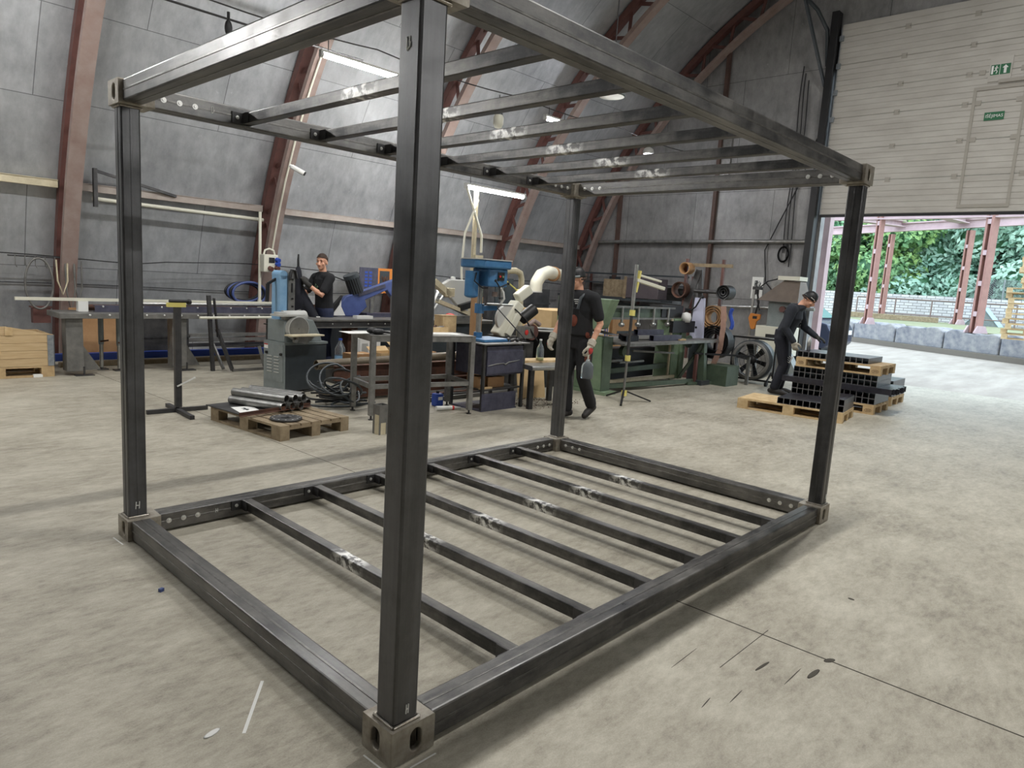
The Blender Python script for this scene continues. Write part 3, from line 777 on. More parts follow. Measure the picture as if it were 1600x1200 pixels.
# ------------------------------------------------------------------ stacks of square tube by the doorway
TS = .0855
def cut_ends(q):
    q.data.materials.append(M['cutend'])
    for f in q.data.polygons:
        if f.index % 4 > 1: f.material_index = 1
    return q
def sqt(p0, p1, label, group):
    q = cut_ends(MB().sqtube(p0, p1, TS - .0015, TS - .0015, .0038).build('square_tube', M['blacktube'])); return tag(q, label, 'square tube', group)
M['cutend'] = mat('bright_cut_edge', (140, 140, 142), .4, .5)
M['blacktube'] = mat('dark_square_tube_steel', (46, 46, 52), .32, .5, (70, 70, 80), 6, (1, 1, 1), .3, .75)
rzA = R(97.8); OA = Vector((8.31, 1.341, 0))
def LA(a, b, z): return OA + Vector((math.cos(rzA) * a - math.sin(rzA) * b, math.sin(rzA) * a + math.cos(rzA) * b, z))
pallet('pallet', OA, rzA, 'front low pallet by the doorway, half covered with square tubes', L=1.4, W=.75, m='wood_pale')
o = MB().box(.86, 1.38, -.72, -.02, 0, .006).build('cover_board', M['wood_pale'], loc=OA + Vector((0, 0, .1445))); o.rotation_euler = (0, 0, rzA); tag(o, 'thin pale board on the empty end of the front low pallet', 'board')
z = .1455 + TS / 2
for i in range(10):
    a = .05 + TS * i; sqt(LA(a, -.03, z), LA(a, -.72, z), 'short black square tube in the bottom row on the front low pallet', 'tubes in the bottom row of the front pallet')
for i in range(3):
    a = .05 + TS * i; sqt(LA(a, -.04, z + TS), LA(a, -.73, z + TS), 'short black square tube in the small second row on the front pallet', 'tubes in the second row of the front pallet')
rzB = R(91.6); OB = Vector((9.525, 1.319, 0))
def LB(a, b, z): return OB + Vector((math.cos(rzB) * a - math.sin(rzB) * b, math.sin(rzB) * a + math.cos(rzB) * b, z))
pallet('pallet', OB, rzB, 'bottom pallet under the tall stack of square tubes', stamp=True)
z = .1455
def layer(n, a0, z, b0, b1, lab, grp):
    for i in range(n): sqt(LB(a0 + TS * (i + .5), b0, z + TS / 2), LB(a0 + TS * (i + .5), b1, z + TS / 2), lab, grp)
for r_, l_ in ((0, 'lowest'), (1, 'second')):
    layer(14, 0.005, z, .0 - .02, -.78, 'short black square tube in the %s layer of the tall stack' % l_, 'tubes in the %s layer of the tall stack' % l_); z += TS
for i in range(8):
    b = -.04 - i * .095
    sqt(LB(-.2 - .02 * (i % 3), b, z + TS / 2), LB(1.36, b, z + TS / 2), 'long dark square tube lying crosswise in the middle of the tall stack', 'long tubes across the tall stack')
z += TS
for r_, l_ in ((3, 'fourth'), (4, 'fifth')):
    layer(14, .005, z, -.02, -.78, 'short black square tube in the %s layer of the tall stack' % l_, 'tubes in the %s layer of the tall stack' % l_); z += TS
pallet('pallet', LB(-.03, .02, z), rzB, 'upper pallet near the top of the tall tube stack', stamp=True)
z += .1455
layer(12, .16, z, -.04, -.76, 'short black square tube in the single top layer of the tall stack', 'tubes in the top layer of the tall stack')
# second stack behind
OC = Vector((10.75, 1.42, 0)); 
def LC(a, b, z): return OC + Vector((math.cos(rzB) * a - math.sin(rzB) * b, math.sin(rzB) * a + math.cos(rzB) * b, z))
pallet('pallet', OC, rzB, 'pallet of the smaller stack behind the tall tube stack')
for r_ in range(3):
    for i in range(5): sqt(LC(.05 + TS * i, -.03, .1455 + TS * (r_ + .5)), LC(.05 + TS * i, -.76, .1455 + TS * (r_ + .5)), 'short black square tube in the stack behind the tall one', 'tubes in the rear stack')

# ------------------------------------------------------------------ crate at the left edge
pallet('pallet', (1.15, 8.86, 0), PI, 'pallet under the wooden collar crate at the left edge', m='wood', W=.8)
for ob in ():
    pass
c = empty('wooden_crate', (1.15, 8.86, .1455), 0, 'pale wooden collar crate with metal corner hinge at the left edge', 'crate')
for r_ in range(2):
    z0 = r_ * .2
    for dz in (0, .1): MB().box(-1.2, 0, 0, .022, z0 + dz + .002, z0 + dz + .098).build('front_board', M['board_wood'], c)
    MB().box(-.022, 0, .022, .78, z0 + .002, z0 + .198).build('end_board', M['board_wood'], c)
    MB().box(-1.2, -.0, .78, .8, z0 + .002, z0 + .198).build('back_board', M['board_wood'], c)
MB().box(-1.2, -.5, -.004, .02, .402, .51).build('front_board', M['board_wood'], c)
MB().prism([(-.5, .402), (-.03, .402), (-.0, .402), (-.0, .405), (-.46, .50), (-.5, .505)], 1, .0, .022).build('tapered_board', M['board_wood'], c)
MB().box(-.52, -.44, -.012, -.004, .40, .5).build('batten', M['wood_pale'], c)
MB().box(-.07, .006, -.008, .0, .0, .4).box(0, .008, -.008, .09, .0, .4).build('corner_hinge', M['galv'], c)
for i in range(5):
    MB().cyl((-.62 - i * .055, .05, .5), (-.60 - i * .055, .05, .555), .005, n=6).build('rod_tip', M['dark_steel'], c)
o = MB().box(-.05, .05, -.03, .03, 0, .035).build('white_block', M['paper'], loc=G(59, 589)); tag(o, 'small pale block lying under the crate pallet', 'block')

# hooks and hanging ropes on the first rib
hk = empty('rope_hook_rail', (1.45, 10.2, 1.53), 0, 'thin hook rail with wire slings beside the first rib', 'hook rail')
MB().cyl((-.5, 0, 0), (.4, 0, 0), .012).build('rail', M['dark_steel'], hk)
for i in range(6): MB().path([(-.42 + i * .12, -.02, 0), (-.42 + i * .12, -.03, -.12), (-.40 + i * .12, -.03, -.16)], .007, 6).build('hook', M['grey_steel'], hk)
o = MB().path([(1.3 + .17 * math.cos(t), 10.14, 1.15 + .36 * math.sin(t)) for t in np.linspace(0, 2 * PI, 40)[:-1]], .015, 8, closed=True).build('wire_ring', M['old_steel']); tag(o, 'oval wire sling hanging beside the first rib', 'sling')
for k, (x, w_, d_) in enumerate(((1.58, .07, .5), (1.68, .06, .75), (1.78, .05, .62))):
    o = MB().path([(x - w_, 10.12, 1.5), (x - w_ * .9, 10.1, 1.5 - d_ * .6), (x, 10.1, 1.5 - d_), (x + w_ * .9, 10.1, 1.5 - d_ * .6), (x + w_, 10.12, 1.5)], .012, 6).build('wire_sling', M['cream' if k == 0 else 'old_steel'])
    tag(o, 'thin wire sling looped over the hook rail on the first rib', 'sling', 'slings on the first rib')
o = MB().box(-.12, .1, -.06, .06, -.12, .1).box(-.14, .12, -.07, .07, .1, .12).build('small_box', M['redbrown'], loc=(1.35, 10.3, .7)); tag(o, 'small dark red-brown box fixed low beside the first rib', 'box')

# ------------------------------------------------------------------ long steel bench at the left wall
bn = empty('steel_bench', (1.2, 8.75, 0), 0, 'long grey steel bench with thick box legs along the left wall', 'bench')
MB().box(0, 3.95, 0, .62, .765, .835).build('bench_top', M['old_steel'], bn, bevel=.004)
for x in (.08, 1.42, 2.95):
    lg = MB().box(x, x + .2, .06, .26, .06, .765).build('leg', M['old_steel'], bn, bevel=.006)
    MB().cyl((x + .2, .06, 0), (x + .2, .06, .12), .012).box(x + .09, x + .31, 0, .12, 0, .012).build('levelling_foot', M['dark_steel'], lg)
    MB().prism([(x + .2, .06), (x + .42, .06), (x + .2, .42)], 1, .14, .16).build('gusset', M['old_steel'], lg)
for i in range(16): MB().ell((.35 + i * .235, -.004, .812), .016, .01, .016, 8, 5).build('bolt_head', M['bolt'], bn)
ch = empty('channel_beam', (1.68, 9.0, .836), 0, 'dark steel channel with bright bolt heads lying on the long bench', 'beam')
MB().box(0, 3.3, 0, .01, 0, .09).box(0, 3.3, .01, .09, 0, .01).box(0, 3.3, .01, .09, .08, .09).build('channel', M['slate'], ch)
for i in range(13): MB().ell((.1 + i * .255, -.004, .045 + .03), .014, .008, .014, 8, 5).build('bolt_head', M['bolt'], ch)
o = MB().box(0, 3.9, -.022, .022, -.02, .02).build('square_bar', M['ivory'], loc=(.8, 9.12, .995)); tag(o, 'long pale square bar lying above the bench, overhanging its left end', 'bar')
o = MB().box(-.06, .06, -.05, .05, 0, .138).build('white_spacer', M['white'], loc=(1.56, 9.12, .836)); tag(o, 'white block under the pale bar at the left end of the bench', 'block')
o = MB().pipe((1.62, 9.3, .88), (3.9, 9.3, .88), .04, .034).build('round_tube', M['rust']); tag(o, 'brown round tube lying at the back of the bench', 'tube')
o = MB().cyl((2.2, 9.04, .955), (4.3, 9.1, .965), .024).build('steel_tube', M['bright_steel']); tag(o, 'bright round tube lying on the dark channel on the bench', 'tube')
o = MB().box(0, 1.3, -.03, .03, 0, .05).build('dark_bar', M['rust'], loc=(4.05, 9.2, .93)); tag(o, 'brown bar at the right end of the bench load', 'bar')
# below the bench
o = MB().box(0, .86, 0, .05, 0, .72).build('timber_screen', M['cardboard'], loc=(1.62, 10.0, .1)); tag(o, 'brown timber panel standing under the bench at its left end', 'panel')
for i in range(7): MB().box(.78 + .004 * (i % 2), .80, -.003, 0, .2 + i * .06, .235 + i * .06).build('stencil_mark', M['mdark'], o)
o = MB().box(0, .75, 0, .3, 0, .72).box(-.02, .77, -.01, .0, .3, .34).build('dark_cabinet', M['dark_steel'], loc=(2.55, 9.95, .06)); tag(o, 'dark steel box standing under the middle of the bench', 'box')
for k, x in enumerate((1.83, 2.0)):
    j = empty('prop_stand', (x, 9.3 - .2 * k, 0), 0, ('left' if k == 0 else 'right') + ' one of two grey telescopic props under the bench', 'prop')
    MB().cyl((0, 0, .36), (0, 0, .765), .035).build('outer_tube', M['mgrey'], j); MB().cyl((0, 0, .03), (0, 0, .38), .026).build('inner_tube', M['bright_steel'], j)
    MB().box(-.07, .07, -.07, .07, 0, .015).cyl((0, 0, .015), (0, 0, .05), .018).build('foot_plate', M['dark_steel'], j)
    MB().cyl((-.02, -.03, .4), (.08, -.06, .42), .012).build('locking_handle', M['rust'], j)
o = MB().box(0, 4.0, -.06, .06, 0, .1).build('blue_beam', M['bluepl'], loc=(1.35, 9.85, .07)); tag(o, 'long blue beam lying low along the wall under the bench', 'beam')
o = MB().box(0, 4.2, -.05, .05, 0, .068).build('timber_sleeper', M['wood_old'], loc=(1.4, 9.68, 0)); tag(o, 'long timber sleeper on the floor in front of the blue beam', 'timber')
for k, (z, m_) in enumerate(((.20, 'dark_steel'), (.28, 'old_steel'), (.36, 'bright_steel'))):
    o = MB().box(0, 2.4, -.05, .05, 0, .05).build('stock_bar', M[m_], loc=(3.1, 10.05 + .04 * k, z)); tag(o, ['lowest dark', 'middle grey', 'topmost bright'][k] + ' stock bar lying on the rack under the bench', 'bar')
# upright rack post and leaning frame
o = MB().bar((3.12, 8.62, 0), (3.06, 8.62, 1.12), .05, .05).bar((3.2, 8.62, .5), (3.14, 8.62, 1.08), .07, .012).build('rack_post', M['dark_steel']); tag(o, 'dark upright rack post leaning at the front of the bench', 'post')
fr = empty('bar_trestle', (3.2, 8.55, 0), 0, 'black welded bar frame leaning on the bench foot', 'frame')
MB().bar((0, .1, .62), (.14, -.1, .02), .05, .04).build('slanted_bar', M['dark_steel'], fr); MB().bar((-.03, .2, .4), (.05, .0, .03), .03, .04).build('slanted_bar', M['grey_steel'], fr)
MB().bar((.14, -.1, .02), (1.15, -.06, .02), .04, .04).build('base_bar', M['old_steel'], fr); MB().bar((.66, .1, .35), (.72, .04, .03), .04, .04).build('short_post', M['grey_steel'], fr)
MB().bar((.12, .2, .35), (1.1, .2, .35), .03, .03).build('cross_bar', M['dark_steel'], fr)

# roller stand in front
rs = empty('roller_stand', (1.6, 5.95, 0), 0, 'thin dark steel T stand with cross feet standing left of the near pallet', 'stand')
MB().box(-.032, .032, -.025, .025, .05, 1.12).build('post', M['dark_steel'], rs)
MB().bar((-.32, 0, .022), (.3, -.02, .022), .045, .04).build('foot_bar', M['dark_steel'], rs); MB().bar((.0, .3, .022), (-.04, -.47, .022), .045, .04).build('foot_bar', M['dark_steel'], rs)
MB().box(-.1, .08, -.03, .03, 1.12, 1.165).build('head_block', M['yellow'], rs); MB().cyl((-.08, 0, 1.18), (.1, 0, 1.18), .018).ell((.12, 0, 1.175), .03, .03, .03).build('roller', M['black'], rs)
MB().bar((-.02, -.03, .28), (.16, -.06, .37), .014).build('latch', M['white'], rs)

# blue hose coil and socket box on the second rib
hz_ = empty('hose_coil', (4.28, 10.12, 1.13), 0, 'dark blue hose coil hung on the wall left of the second rib', 'hose')
for k in range(4):
    MB().path([(.3 * math.cos(t) + .03 * k, -.03 * k, (.15 + .015 * k) * math.sin(t) - .01 * k) for t in np.linspace(0, 2 * PI, 34)[:-1]], .022, 8, closed=True).build('hose_turn', M['sawblue'] if k % 2 else M['black'], hz_)
sb = empty('socket_box', (4.62, 9.83, 1.66), 0, 'ivory power socket box with blue and red plugs on the second rib', 'socket box')
MB().box(-.13, .13, -.07, .07, -.17, .13).build('housing', M['ivory'], sb, bevel=.01)
MB().path([(-.1, 0, .13), (-.08, 0, .2), (0, 0, .23), (.08, 0, .2), (.1, 0, .13)], .016, 8).build('carry_handle', M['ivory'], sb)
MB().box(-.04, .06, -.08, -.07, -.01, .08).build('breaker_window', M['black'], sb)
for x, z, m_ in ((.1, .05, 'bluepl'), (.1, -.02, 'bluepl'), (-.03, -.1, 'redbrown'), (.09, -.09, 'redbrown')): MB().cyl((x, -.07, z), (x + .02, -.13, z - .02), .04, n=14).build('socket', M[m_], sb)
o = MB().cyl((4.5, 9.93, .95), (4.5, 9.93, 2.5), .025).cyl((4.5, 9.93, .8), (4.5, 9.93, 1.0), .035).build('conduit_pipe', M['ivory']); tag(o, 'vertical ivory conduit pipe on the second rib', 'pipe')
cam_ = empty('wall_camera', tuple(PX(457, 262, 4.6)), 0, 'small white security camera on the second rib', 'camera')
MB().cyl((0, .06, .03), (0, -.02, 0), .03).build('bracket', M['white'], cam_); MB().cyl((-.02, -.02, .01), (.13, -.14, -.08), .04, n=14).build('camera_body', M['white'], cam_); MB().cyl((.13, -.14, -.08), (.145, -.152, -.09), .032).build('lens', M['black'], cam_)
# ================================================================== MACHINES IN THE MIDDLE
# belt and disc sander
sd = empty('belt_disc_sander', (3.096, 6.444, 0), R(6.7), 'grey belt and disc sanding machine with a light blue belt cover', 'sander')
MB().box(.012, .66, .012, .43, .02, .635).build('cabinet_body', M['mdark'], sd, bevel=.01)
MB().box(-.004, .012, .0, .445, .02, .645).box(0, .67, -.002, .012, .62, .645).box(0, .67, 0, .44, .635, .65).build('cabinet_frame', M['mgrey'], sd)
dr = MB().box(-.012, -.004, .02, .43, .14, .62).build('cabinet_door', M['mgrey'], sd)
for y0 in (.1, .25):
    for k in range(6): MB().bar((-.016, y0, .26 + k * .04), (-.016, y0 + .1, .26 + k * .04), .014, .012).build('louvre', M['lampgrey'], dr)
for y0 in (.05, .36): MB().cyl((-.012, y0, .5), (-.035, y0, .5), .018).build('door_knob', M['black'], dr)
MB().box(-.0145, -.012, .34, .42, .55, .61).build('warning_label', M['paper'], dr)
MB().box(-.0165, -.0145, .34, .42, .595, .61).build('label_stripe', M['red'], dr)
MB().prism([(.03, .65), (.62, .65), (.6, .72), (.48, .93), (.36, .95), (.03, .93)], 1, .06, .42).build('upper_housing', M['mgrey'], sd, bevel=.01)
MB().cyl((.2, .06, .83), (.2, -.015, .83), .155, n=40).build('disc_guard', M['lampgrey'], sd); MB().cyl((.2, -.015, .83), (.2, -.022, .83), .145, n=40).cyl((.2, -.022, .83), (.2, -.03, .83), .012).build('sanding_disc', M['old_steel'], sd)
MB().box(-.03, .46, -.2, -.03, .745, .765).build('disc_table', M['cream'], sd, bevel=.004)
MB().prism([(.1, .745), (.36, .745), (.3, .69), (.24, .66), (.24, .64), (.1, .67)], 1, -.14, -.1).cyl((.05, -.12, .69), (.05, -.17, .69), .025).build('table_bracket', M['grey_steel'], sd)
MB().cyl((.08, .18, .97), (.42, .18, .97), .08, n=20).build('drive_drum', M['lampgrey'], sd)
bu = MB().box(.06, .17, .2, .38, .9, 1.5).cyl((.115, .2, 1.5), (.115, .38, 1.5), .055, n=20).build('belt_cover', M['skyblue'], sd, bevel=.008)
MB().box(.17, .27, .18, .36, 1.0, 1.52).cyl((.22, .175, 1.51), (.22, .36, 1.51), .055, n=18).build('belt_plate', M['grey_steel'], sd)
MB().path([(.18, .16, 1.44), (.2, .16, 1.57), (.26, .16, 1.56), (.285, .16, 1.46)], .016, 8).build('belt_edge', M['black'], sd)
MB().box(.215, .23, .17, .18, 1.28, 1.4).build('tracking_slot', M['black'], sd)
for z in (1.1, 1.2, 1.45): MB().cyl((.23, .18, z), (.23, .165, z), .012).build('screw', M['black'], sd)
MB().box(-.08, .3, .0, .2, .985, 1.01).cyl((.0, .1, 1.01), (.0, .1, 1.035), .08).build('belt_table', M['lampgrey'], sd)
MB().bar((-.06, .3, 1.15), (-.05, .3, 1.38), .035).bar((-.05, .3, 1.38), (.08, .3, 1.45), .03).build('support_arm', M['black'], sd)
MB().bar((.3, .3, 1.0), (.45, .3, 1.04), .03).build('tension_lever', M['old_steel'], sd)

# roller conveyor in front of the worker
cv = empty('roller_conveyor', (3.6, 7.5, 0), 0, 'long low steel conveyor beam running behind the sander to the right', 'conveyor')
MB().box(0, 3.65, 0, .5, .75, .765).box(0, 3.65, 0, .02, .765, .835).build('side_beam', M['dark_steel'], cv)
MB().box(0, 3.65, -.02, .5, .835, .86).build('conveyor_top', M['old_steel'], cv)
MB().box(0, 3.65, -.015, .02, .735, .75).build('lower_flange', M['old_steel'], cv)
for i in range(11): MB().ell((.2 + i * .32, -.004, .795), .012, .008, .012, 8, 5).build('bolt_head', M['bolt'], cv)
for x in (.05, 2.3, 3.55): MB().box(x, x + .07, .05, .45, 0, .735).build('leg', M['mgrey'], cv)
o = MB().pipe((2.5, 7.58, .875), (4.0, 7.6, .885), .017, .013).build('steel_tube', M['ivory']); tag(o, 'thin pale tube sticking out left from the conveyor behind the sander', 'tube')
o = MB().box(-.02, .28, -.06, .06, 0, .045).build('pale_packet', M['white'], loc=(5.0, 7.72, .861)); tag(o, 'long white packet lying on the conveyor left of the blue saw', 'packet')

# blue band saw behind
bs = empty('band_saw', (5.55, 8.55, 0), R(-4), 'blue band saw with black motor, bow tilted up, behind the conveyor', 'saw')
MB().box(-.3, 1.3, -.2, .35, 0, .78).build('saw_base', M['mdark'], bs)
MB().box(-.45, 1.3, -.22, .35, .78, .84).build('saw_bed', M['slate'], bs)
A = lambda x, z: (x, z)
MB().prism([(-.25, .84), (-.02, .84), (.16, 1.0), (.12, 1.12), (.55, 1.3), (.62, 1.22), (.86, .95), (1.1, .95), (1.28, 1.2), (1.2, 1.4), (.78, 1.52), (-.24, 1.17), (-.36, 1.05)], 1, -.1, .02).build('saw_bow', M['sawblue'], bs, bevel=.012)
MB().prism([(-.36, 1.06), (-.3, 1.18), (-.45, 1.02), (-.58, .84), (-.48, .84), (-.4, .96)], 1, -.09, .0).build('hose_guard', M['black'], bs)
MB().prism([(-.34, 1.1), (-.37, 1.02), (-.5, .85), (-.26, .85), (-.34, 1.0)], 1, -.11, -.09).build('white_guard', M['white'], bs)
mt = MB().cyl((-.02, -.04, 1.24), (-.13, -.04, 1.5), .125, n=22).build('motor', M['black'], bs)
MB().cyl((-.12, -.04, 1.48), (-.145, -.04, 1.54), .132, n=22).build('motor_cap', M['mdark'], mt)
for k in range(8):
    t = -PI / 2 + (k - 3.5) * .33; MB().bar((-.02 + .118 * math.cos(t) * .9, -.04 + .126 * math.sin(t), 1.24 + .05 * math.cos(t)), (-.13 + .118 * math.cos(t) * .9, -.04 + .126 * math.sin(t), 1.5 + .05 * math.cos(t)), .012).build('cooling_fin', M['mdark'], mt)
MB().box(.2, .26, -.14, -.1, .84, 1.14).box(.62, .68, -.14, -.1, .84, 1.2).build('blade_guide', M['bright_steel'], bs)
MB().box(.1, 1.0, -.2, .1, .84, .9).box(.12, .45, -.24, -.2, .72, .85).build('vice', M['slate'], bs)
MB().bar((-.02, -.112, 1.2), (.5, -.112, 1.38), .004, .06).build('name_stripe', M['slate'], bs)
MB().cyl((1.0, -.12, 1.1), (1.0, -.1, 1.1), .05).build('red_button', M['red'], bs)
MB().path([(-.1, .05, 1.4), (-.3, .2, 1.48), (-.6, .3, 1.42), (-.7, .3, 1.2)], .012, 6).build('power_cable', M['black'], bs)
MB().box(-.1, -.02, -.19, -.16, .3, .5).build('switch_box', M['red'], bs)
ps = empty('poster_board', (6.7, 10.18, 1.18), 0, 'dark poster board with blue lettering and orange framed picture behind the saw', 'poster')
MB().box(0, .44, -.015, 0, 0, .5).build('dark_panel', M['slate'], ps); MB().box(.44, .8, -.015, 0, 0, .5).build('orange_panel', M['orange'], ps)
MB().box(.48, .72, -.02, -.015, .1, .45).build('inner_picture', M['mdark'], ps)
for k in range(5):
    for x in (.12, .22): MB().box(x, x + .07, -.019, -.015, .12 + k * .066, .16 + k * .066).build('blue_lettering', M['bluepl'], ps)
MB().path([(.52 + .08 * i / 5 + .0, -.022, .28 + .07 * math.sin(i * 1.4)) for i in range(11)], .012, 6).build('picture_mark', M['rust'], ps)

# stock rack behind the work table: I beams, pipe, boxes
ib = []
def ibeam(x, y, z, L, label):
    h, w, t = .19, .1, .01
    q = MB().box(0, L, -w / 2, w / 2, 0, t).box(0, L, -w / 2, w / 2, h - t, h).box(0, L, -t / 2, t / 2, t, h - t).build('steel_beam', M['rust'], loc=(x, y, z)); q.rotation_euler = (0, 0, R(-3))
    return tag(q, label, 'beam')
ibeam(3.62, 5.72, .03, 2.1, 'lower rusty I beam on the floor behind the work table')
ibeam(3.45, 5.86, .23, 2.25, 'upper rusty I beam of the two behind the work table')
ibeam(3.9, 6.15, .03, 3.0, 'rear rusty I beam on the floor behind the other two')
o = MB().bar((3.5, 6.3, .03), (3.5, 5.4, .03), .06, .0298 * 2).build('timber_sleeper', M['wood_old']); tag(o, 'short timber under the left ends of the rusty beams', 'timber')
o = MB().pipe((3.3, 6.03, .415), (5.75, 6.03, .45), .062, .054, 24).build('round_pipe', M['pipebrown'] if 'pipebrown' in M else M['old_steel']); tag(o, 'large single brown pipe jutting left beside the sander', 'pipe')
o = MB().box(-.04, .04, -.06, .06, 0, .36).build('pipe_support', M['dark_steel'], loc=(4.0, 6.03, 0)); tag(o, 'dark support under the large brown pipe', 'support')
o = MB().box(-.04, .04, -.06, .06, 0, .382).build('pipe_support', M['dark_steel'], loc=(5.6, 6.03, 0)); tag(o, 'dark support under the right end of the large brown pipe', 'support')
def carton(name, loc, dx, dy, dz, rz, label, m='cardboard', cat='box', open_=False):
    o = empty(name, loc, rz, label, cat)
    mb = MB(); t = .006
    mb.box(0, dx, 0, t, 0, dz).box(0, dx, dy - t, dy, 0, dz).box(0, t, t, dy - t, 0, dz).box(dx - t, dx, t, dy - t, 0, dz).box(t, dx - t, t, dy - t, 0, t)
    if not open_: mb.box(t, dx - t, t, dy - t, dz - t, dz)
    mb.build('carton_body', M[m], o)
    if open_:
        MB().bar((dx / 2, -.06, dz - .05), (dx / 2, 0, dz), dx, .005, (0, 1, 1)).build('flap', M[m], o); MB().bar((dx / 2, dy, dz), (dx / 2, dy + .08, dz + .06), dx, .005, (0, -1, 1)).build('flap', M[m], o)
    else: MB().box(dx * .45, dx * .55, -.0008, dy, dz, dz + .0008).build('tape', M['cream'], o)
    return o
o = MB().box(-.1, 1.55, -.3, .48, 0, .3).build('low_shelf', M['dark_steel'], loc=(4.2, 6.75, 0)); tag(o, 'low dark steel shelf behind the rusty beams', 'shelf')
q = carton('cardboard_box', (4.15, 6.5, .301), .34, .26, .16, 0, 'brown cardboard box with white label behind the large pipe', 'cardboard'); MB().box(.1, .24, -.002, 0, .03, .12).build('paper_label', M['paper'], q)
carton('cardboard_box', (4.62, 6.5, .301), .36, .26, .16, R(4), 'pale open cardboard box behind the large pipe', 'cardboard_pale', open_=True)
carton('cardboard_box', (5.1, 6.5, .301), .55, .3, .15, 0, 'long flat cardboard box behind the work table leg', 'cardboard')
q = carton('white_box', (4.6, 7.0, .3), .34, .2, .32, R(-6), 'white printed carton standing behind the large pipe', 'paper'); MB().bar((.2, -.003, .28), (.3, -.003, .03), .012, .003, (0, 1, 0)).build('red_stripe', M['red'], q); MB().box(.03, .13, -.003, 0, .1, .25).build('printed_text', M['lampgrey'], q)
q = empty('slanted_carton', (5.12, 6.9, .3), 0, 'open pale carton with slanted lid behind the work table', 'box')
MB().box(0, .5, 0, .3, 0, .16).build('carton_body', M['cardboard_pale'], q); MB().prism([(0, .16), (.3, .34), (.3, .35), (0, .17)], 0, 0, .5).build('flap', M['cardboard_pale'], q)
wb = empty('water_bottle', (4.52, 7.4, 0), 0, 'clear plastic water bottles standing behind the worker legs', 'bottle')
wb.location.z = .0
M['clear'] = glass('clear_plastic', (226, 236, 244), .1)
MB().lathe([(0, 0), (.075, 0), (.08, .02), (.08, .42), (.05, .5), (.028, .53), (.028, .56)], n=18).build('bottle_body', M['clear'], wb); MB().cyl((0, 0, .56), (0, 0, .585), .03).build('cap', M['bluepl'], wb); MB().lathe([(.081, .15), (.081, .33)], n=18).build('bottle_label', M['skyblue'], wb)
o = MB().box(-.09, .09, -.09, .09, 0, .74).build('dark_pillar', M['rust'], loc=(4.93, 7.78, 0)); tag(o, 'dark brown box pillar under the conveyor beside the bottle', 'pillar')
# hose and cable heap
rr = random.Random(5)
for k in range(15):
    cx_, cy_ = 3.32 + rr.uniform(-.16, .22), 5.42 + rr.uniform(-.24, .3); ra, rb = rr.uniform(.16, .3), rr.uniform(.1, .22); ph = rr.uniform(0, 3); tl = rr.uniform(.02, .16) if k > 5 else rr.uniform(.0, .04)
    pts = [(cx_ + ra * math.cos(t) * math.cos(ph) - rb * math.sin(t) * math.sin(ph), cy_ + ra * math.cos(t) * math.sin(ph) + rb * math.sin(t) * math.cos(ph), .014 + .012 * k + tl * (1 + math.sin(t + k))) for t in np.linspace(0, 5.4, 26)]
    if cx_ - ra < 2.75: pts = [(x + .25, y, z) for x, y, z in pts]
    q = MB().path(pts, .013, 7).build('cable', M['mdark'] if k % 3 else M['black']); tag(q, 'loose dark cable loop in the tangled heap behind the near pallet', 'cable', 'tangled cables on the floor')

# work table with steel legs
wt = empty('work_table', (3.087, 4.563, 0), R(77), 'welded square tube work table with loose sheets, behind the near post', 'table')
TL, TW, TZ = 1.3, .62, .93
def W_(a, b): return (b, -a)     # a: along the table, b: depth
for a in (0.03, TL - .03):
    for b in (.03, TW - .03):
        x, y = W_(a, b); lg = MB().box(x - .028, x + .028, y - .028, y + .028, .05, TZ - .05).build('leg', M['grey_steel'], wt)
        MB().cyl((x, y, 0), (x, y, .06), .012).cyl((x, y, 0), (x, y, .008), .03).build('levelling_foot', M['dark_steel'], lg)
mb = MB()
for b in (.03, TW - .03): mb.bar((*W_(0, b), TZ - .035), (*W_(TL, b), TZ - .035), .05, .06)
for a in (.03, TL - .03): mb.bar((*W_(a, 0), TZ - .035), (*W_(a, TW), TZ - .035), .05, .06)
mb.build('top_frame', M['grey_steel'], wt)
mb = MB()
for b in (.03, TW - .03): mb.bar((*W_(0, b), .37), (*W_(TL, b), .37), .04, .05)
for a in (.03, TL - .03): mb.bar((*W_(a, 0), .37), (*W_(a, TW), .37), .04, .05)
mb.build('lower_frame', M['grey_steel'], wt)
MB().box(0, TW, -TL, 0, TZ - .005, TZ + .004).build('table_top', M['old_steel'], wt)
def on_table(a, b, z=TZ + .0045):
    m_ = Matrix.Rotation(R(77), 3, 'Z'); p = m_ @ Vector((b, -a, 0)); return Vector((3.087 + p.x, 4.563 + p.y, z))
o = MB().box(-.3, .3, -.13, .13, 0, .004).build('paper_sheet', M['paper'], loc=on_table(.1, .33)); o.rotation_euler = (0, 0, R(-8)); tag(o, 'pale sheet overhanging the left end of the work table', 'sheet')
o = MB().box(-.2, .2, -.15, .15, 0, .004).build('paper_sheet', M['paper'], loc=on_table(1.0, .3)); o.rotation_euler = (0, 0, R(-20)); tag(o, 'white paper sheet lying on the right half of the work table', 'sheet')
gl = empty('work_glove', on_table(.12, .12), 0, 'pair of dark work gloves dropped on the work table corner', 'gloves')
mb = MB().ell((0, 0, .03), .08, .05, .035)
for k in range(4): mb.path([(.05, -.03 + k * .02, .03), (.1, -.04 + k * .025, .025), (.13, -.045 + k * .03, .02)], [.014, .013, .01], 8)
mb.ell((-.05, .04, .04), .07, .045, .035); mb.build('glove_fabric', M['black'], gl)
cb = empty('parts_tray', on_table(1.02, .5), R(-8), 'small pale wooden tray of metal parts on the work table', 'tray')
